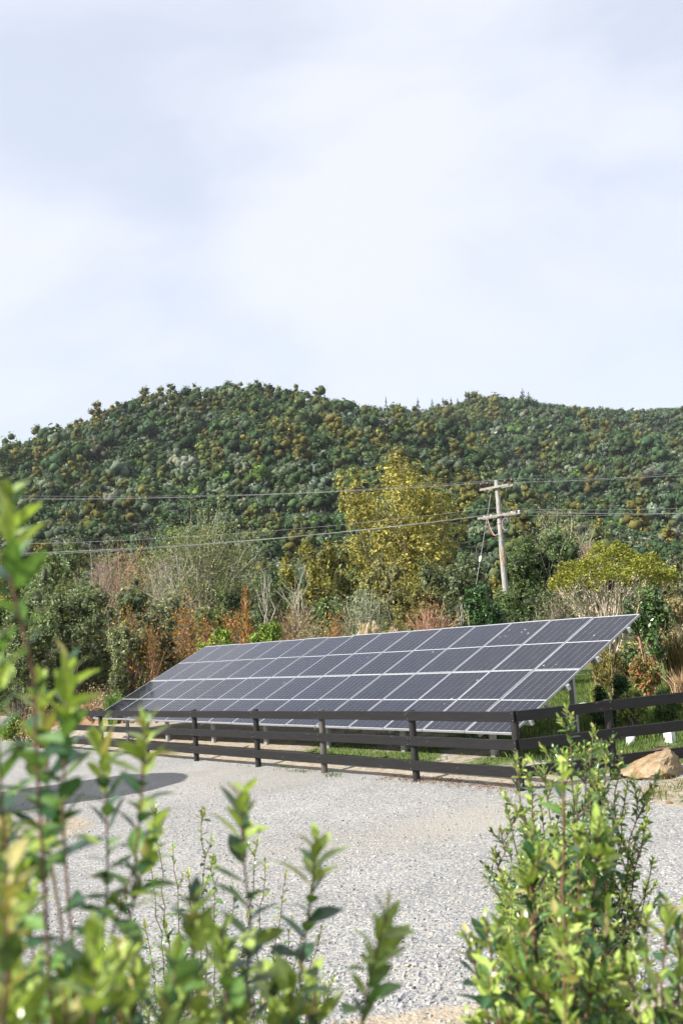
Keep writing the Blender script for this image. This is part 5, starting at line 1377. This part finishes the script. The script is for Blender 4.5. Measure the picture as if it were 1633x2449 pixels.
S = [path([(610, 2650, 0), (598, 2350, 0), (592, 2100, 0), (575, 1890, 0)], 1.35, rngH, root),
     path([(690, 2650, 0), (715, 2400, 0), (738, 2200, 0), (757, 2000, 0)], 1.4, rngH, root),
     path([(540, 2650, 0), (545, 2450, 0), (530, 2220, 0)], 1.25, rngH, root),
     path([(500, 2650, .1), (490, 2480, .1), (480, 2330, .1)], 1.25, rngH, root),
     path([(650, 2700, .1), (650, 2500, .1), (655, 2340, .1)], 1.3, rngH, root),
     path([(760, 2700, .1), (765, 2550, .1), (750, 2330, .1)], 1.35, rngH, root),
     path([(570, 2750, -.1), (575, 2580, -.1), (560, 2420, -.1)], 1.15, rngH, root)]
for q in range(5):
    x = rngH.uniform(450, 780); y = rngH.uniform(2290, 2450); dy = rngH.uniform(-.15, .15)
    S.append(path([(x * .8 + 120, 2720, dy), (x * .9 + 60, 2600, dy), (x, y, dy)], 1.3, rngH, root + rngH.normal(0, .05, 3) * [1, 1, 0]))
hedge('hedge_shrub', 'blurred hedge shrub with two leafy shoots left of the lone shoot', root, S, 0.0530, 41, r0=.0040, space=0.209, start=.40, cluster=1, cols=(.17, .36, .47))
root = gr(.12, 1.3)
S = [path([(830, 2700, 0), (848, 2449, 0), (875, 2330, 0), (925, 2185, 0)], 1.3, rngH, root)]
hedge('hedge_shrub', 'lone blurred leafy shoot at the bottom centre', root, S, 0.0530, 43, r0=.0034, space=0.174, start=.76, cols=(.4, .4, .2))

# thin shoots further off, bottom left
root = gr(-.75, 4.1)
tips = [(368, 1918), (484, 1932), (357, 2010), (413, 2018), (512, 2040), (556, 2105), (616, 2008), (634, 2062), (686, 2080), (746, 2112), (768, 2222), (300, 2120), (345, 2200), (450, 2080), (590, 2180), (700, 2200), (250, 2260), (800, 2330), (540, 2250), (660, 2290), (480, 2190), (400, 2290)]
S = []
for i, (x, y) in enumerate(tips):
    dy = rngH.uniform(-.3, .35); bx = 520 + (x - 520) * .62
    S.append(path([(bx, 2640, dy), (bx * .55 + x * .45, 2640 * .45 + y * .55, dy), (x, y, dy)], 4.1, rngH, root + rngH.normal(0, .1, 3) * [1, 1, 0], wob=.006))
for i in range(26):
    x = rngH.uniform(330, 790); y = rngH.uniform(2300, 2460); dy = rngH.uniform(-.35, .35); bx = 540 + (x - 540) * .7
    S.append(path([(bx, 2760, dy), (x, y, dy)], 4.0, rngH, root + rngH.normal(0, .12, 3) * [1, 1, 0], wob=.006))
hedge('hedge_shrub', 'thin sparse shrub of slender shoots behind the blurred left hedge', root, S, 0.0333, 47, r0=.0042, twigs=4, twl=.15, space=0.464, start=.52, cols=(.35, .4, .25), bark=(.12, .06, .045))

# right, further one
root = gr(1.05, 4.0)
tips = [(1366, 1706), (1418, 1738), (1398, 1775), (1340, 1805), (1232, 1818), (1262, 1850), (1300, 1826), (1450, 1800), (1482, 1798), (1530, 1880), (1500, 1870), (1545, 1960), (1195, 1975), (1178, 2035), (1210, 1930), (1560, 2050), (1190, 2090), (1250, 1930), (1290, 1900), (1420, 1850), (1470, 1930), (1380, 1880), (1340, 1930), (1545, 2110), (1520, 2010)]
S = []
for x, y in tips:
    dy = rngH.uniform(-.3, .3); bx = 1385 + (x - 1385) * .35
    S.append(path([(bx, 2700, dy * .4), (bx * .6 + x * .4, 2700 * .4 + y * .6, dy * .7), (x, y, dy)], 3.9, rngH, root + rngH.normal(0, .06, 3) * [1, 1, 0], wob=.005))
for i in range(26):
    x = rngH.uniform(1190, 1560); y = 1990 + rngH.uniform(0, 330); dy = rngH.uniform(-.4, .4); bx = 1385 + (x - 1385) * .5
    S.append(path([(bx, 2750, dy * .4), (bx * .5 + x * .5, 2750 * .45 + y * .55, dy * .7), (x, y, dy)], 3.85, rngH, root + rngH.normal(0, .06, 3) * [1, 1, 0], wob=.005))
hedge('hedge_shrub', 'full leafy hedge shrub at the right, tallest tip over the side fence', root, S, 0.0365, 53, r0=.0055, twigs=15, twl=.25, space=0.30, start=.34, cols=(.30, .45, .25), bark=(.13, .075, .05))
# yellow-leaved one between
root = gr(.78, 3.2)
S = []
for i in range(22):
    x = rngH.uniform(1190, 1420); y = rngH.uniform(2020, 2330); dy = rngH.uniform(-.2, .2)
    S.append(path([(1310 + (x - 1310) * .5, 2700, dy), (x, y, dy)], 3.2, rngH, root + rngH.normal(0, .05, 3) * [1, 1, 0], wob=.005))
hedge('hedge_shrub', 'yellow-leaved hedge shrub showing through the right hand shrubs', root, S, 0.0358, 59, r0=.004, twigs=4, twl=.14, space=0.348, start=.45, yellow=True, cols=(.6, .3, .1))
# right, nearer one
root = gr(.48, 1.95)
tips = [(1345, 1818, 0), (1272, 1990, .1), (1262, 2060, .1), (1432, 1965, .05), (1385, 1985, .1), (1155, 2190, 0), (1195, 2205, .05), (1245, 2195, 0), (1215, 2260, -.1), (1330, 2190, -.1), (1385, 2160, 0), (1450, 2180, -.05), (1165, 2330, -.1), (1300, 2310, -.15), (1410, 2290, -.15), (1255, 2380, -.15), (1350, 2400, -.2), (1460, 2330, -.1), (1120, 2230, .1), (1495, 2260, .1), (1215, 2420, -.15)]
S = []
for x, y, dy in tips:
    bx = 1345 + (x - 1345) * .55
    S.append(path([(bx, 2750, dy), (bx * .55 + x * .45, 2750 * .45 + y * .55, dy), (x, y, dy)], 1.95, rngH, root + rngH.normal(0, .04, 3) * [1, 1, 0], wob=.004))
hedge('hedge_shrub', 'nearer hedge shrub at the lower right with a pale top rosette', root, S, 0.0499, 61, r0=.0052, twigs=6, twl=.17, space=0.267, start=.50, cols=(.30, .42, .28), bark=(.15, .075, .05))
root = gr(.70, 1.8)
tips = [(1590, 2145, 0), (1545, 2185, .05), (1625, 2260, 0), (1510, 2300, -.05), (1570, 2330, -.1), (1640, 2160, .1), (1610, 2390, -.1), (1530, 2420, -.1), (1660, 2330, 0), (1480, 2400, 0)]
S = []
for x, y, dy in tips:
    bx = 1580 + (x - 1580) * .55
    S.append(path([(bx, 2750, dy), (bx * .5 + x * .5, 2750 * .45 + y * .55, dy), (x, y, dy)], 1.85, rngH, root + rngH.normal(0, .04, 3) * [1, 1, 0], wob=.004))
hedge('hedge_shrub', 'dark hedge shrub cut by the lower right corner', root, S, 0.0474, 67, r0=.005, twigs=2, twl=.15, space=0.290, start=.50, cols=(.22, .36, .42), bark=(.12, .07, .05))

# ---------------------------------------------------------------- thin air haze over the whole place
bb = MB(); bb.box((-3100, -700, -9), (3100, 3600, 215)); hzo = obj('haze', None or bb.mesh('haze', []))
m, n_, l_, out_ = newmat('haze_air')
pv = n_.new('ShaderNodeVolumePrincipled'); pv.inputs['Color'].default_value = (.88, .93, 1.0, 1); pv.inputs['Density'].default_value = .00010; pv.inputs['Anisotropy'].default_value = .2
l_.new(pv.outputs[0], out_.inputs['Volume']); hzo.data.materials.append(m); tag(hzo, kind='stuff')
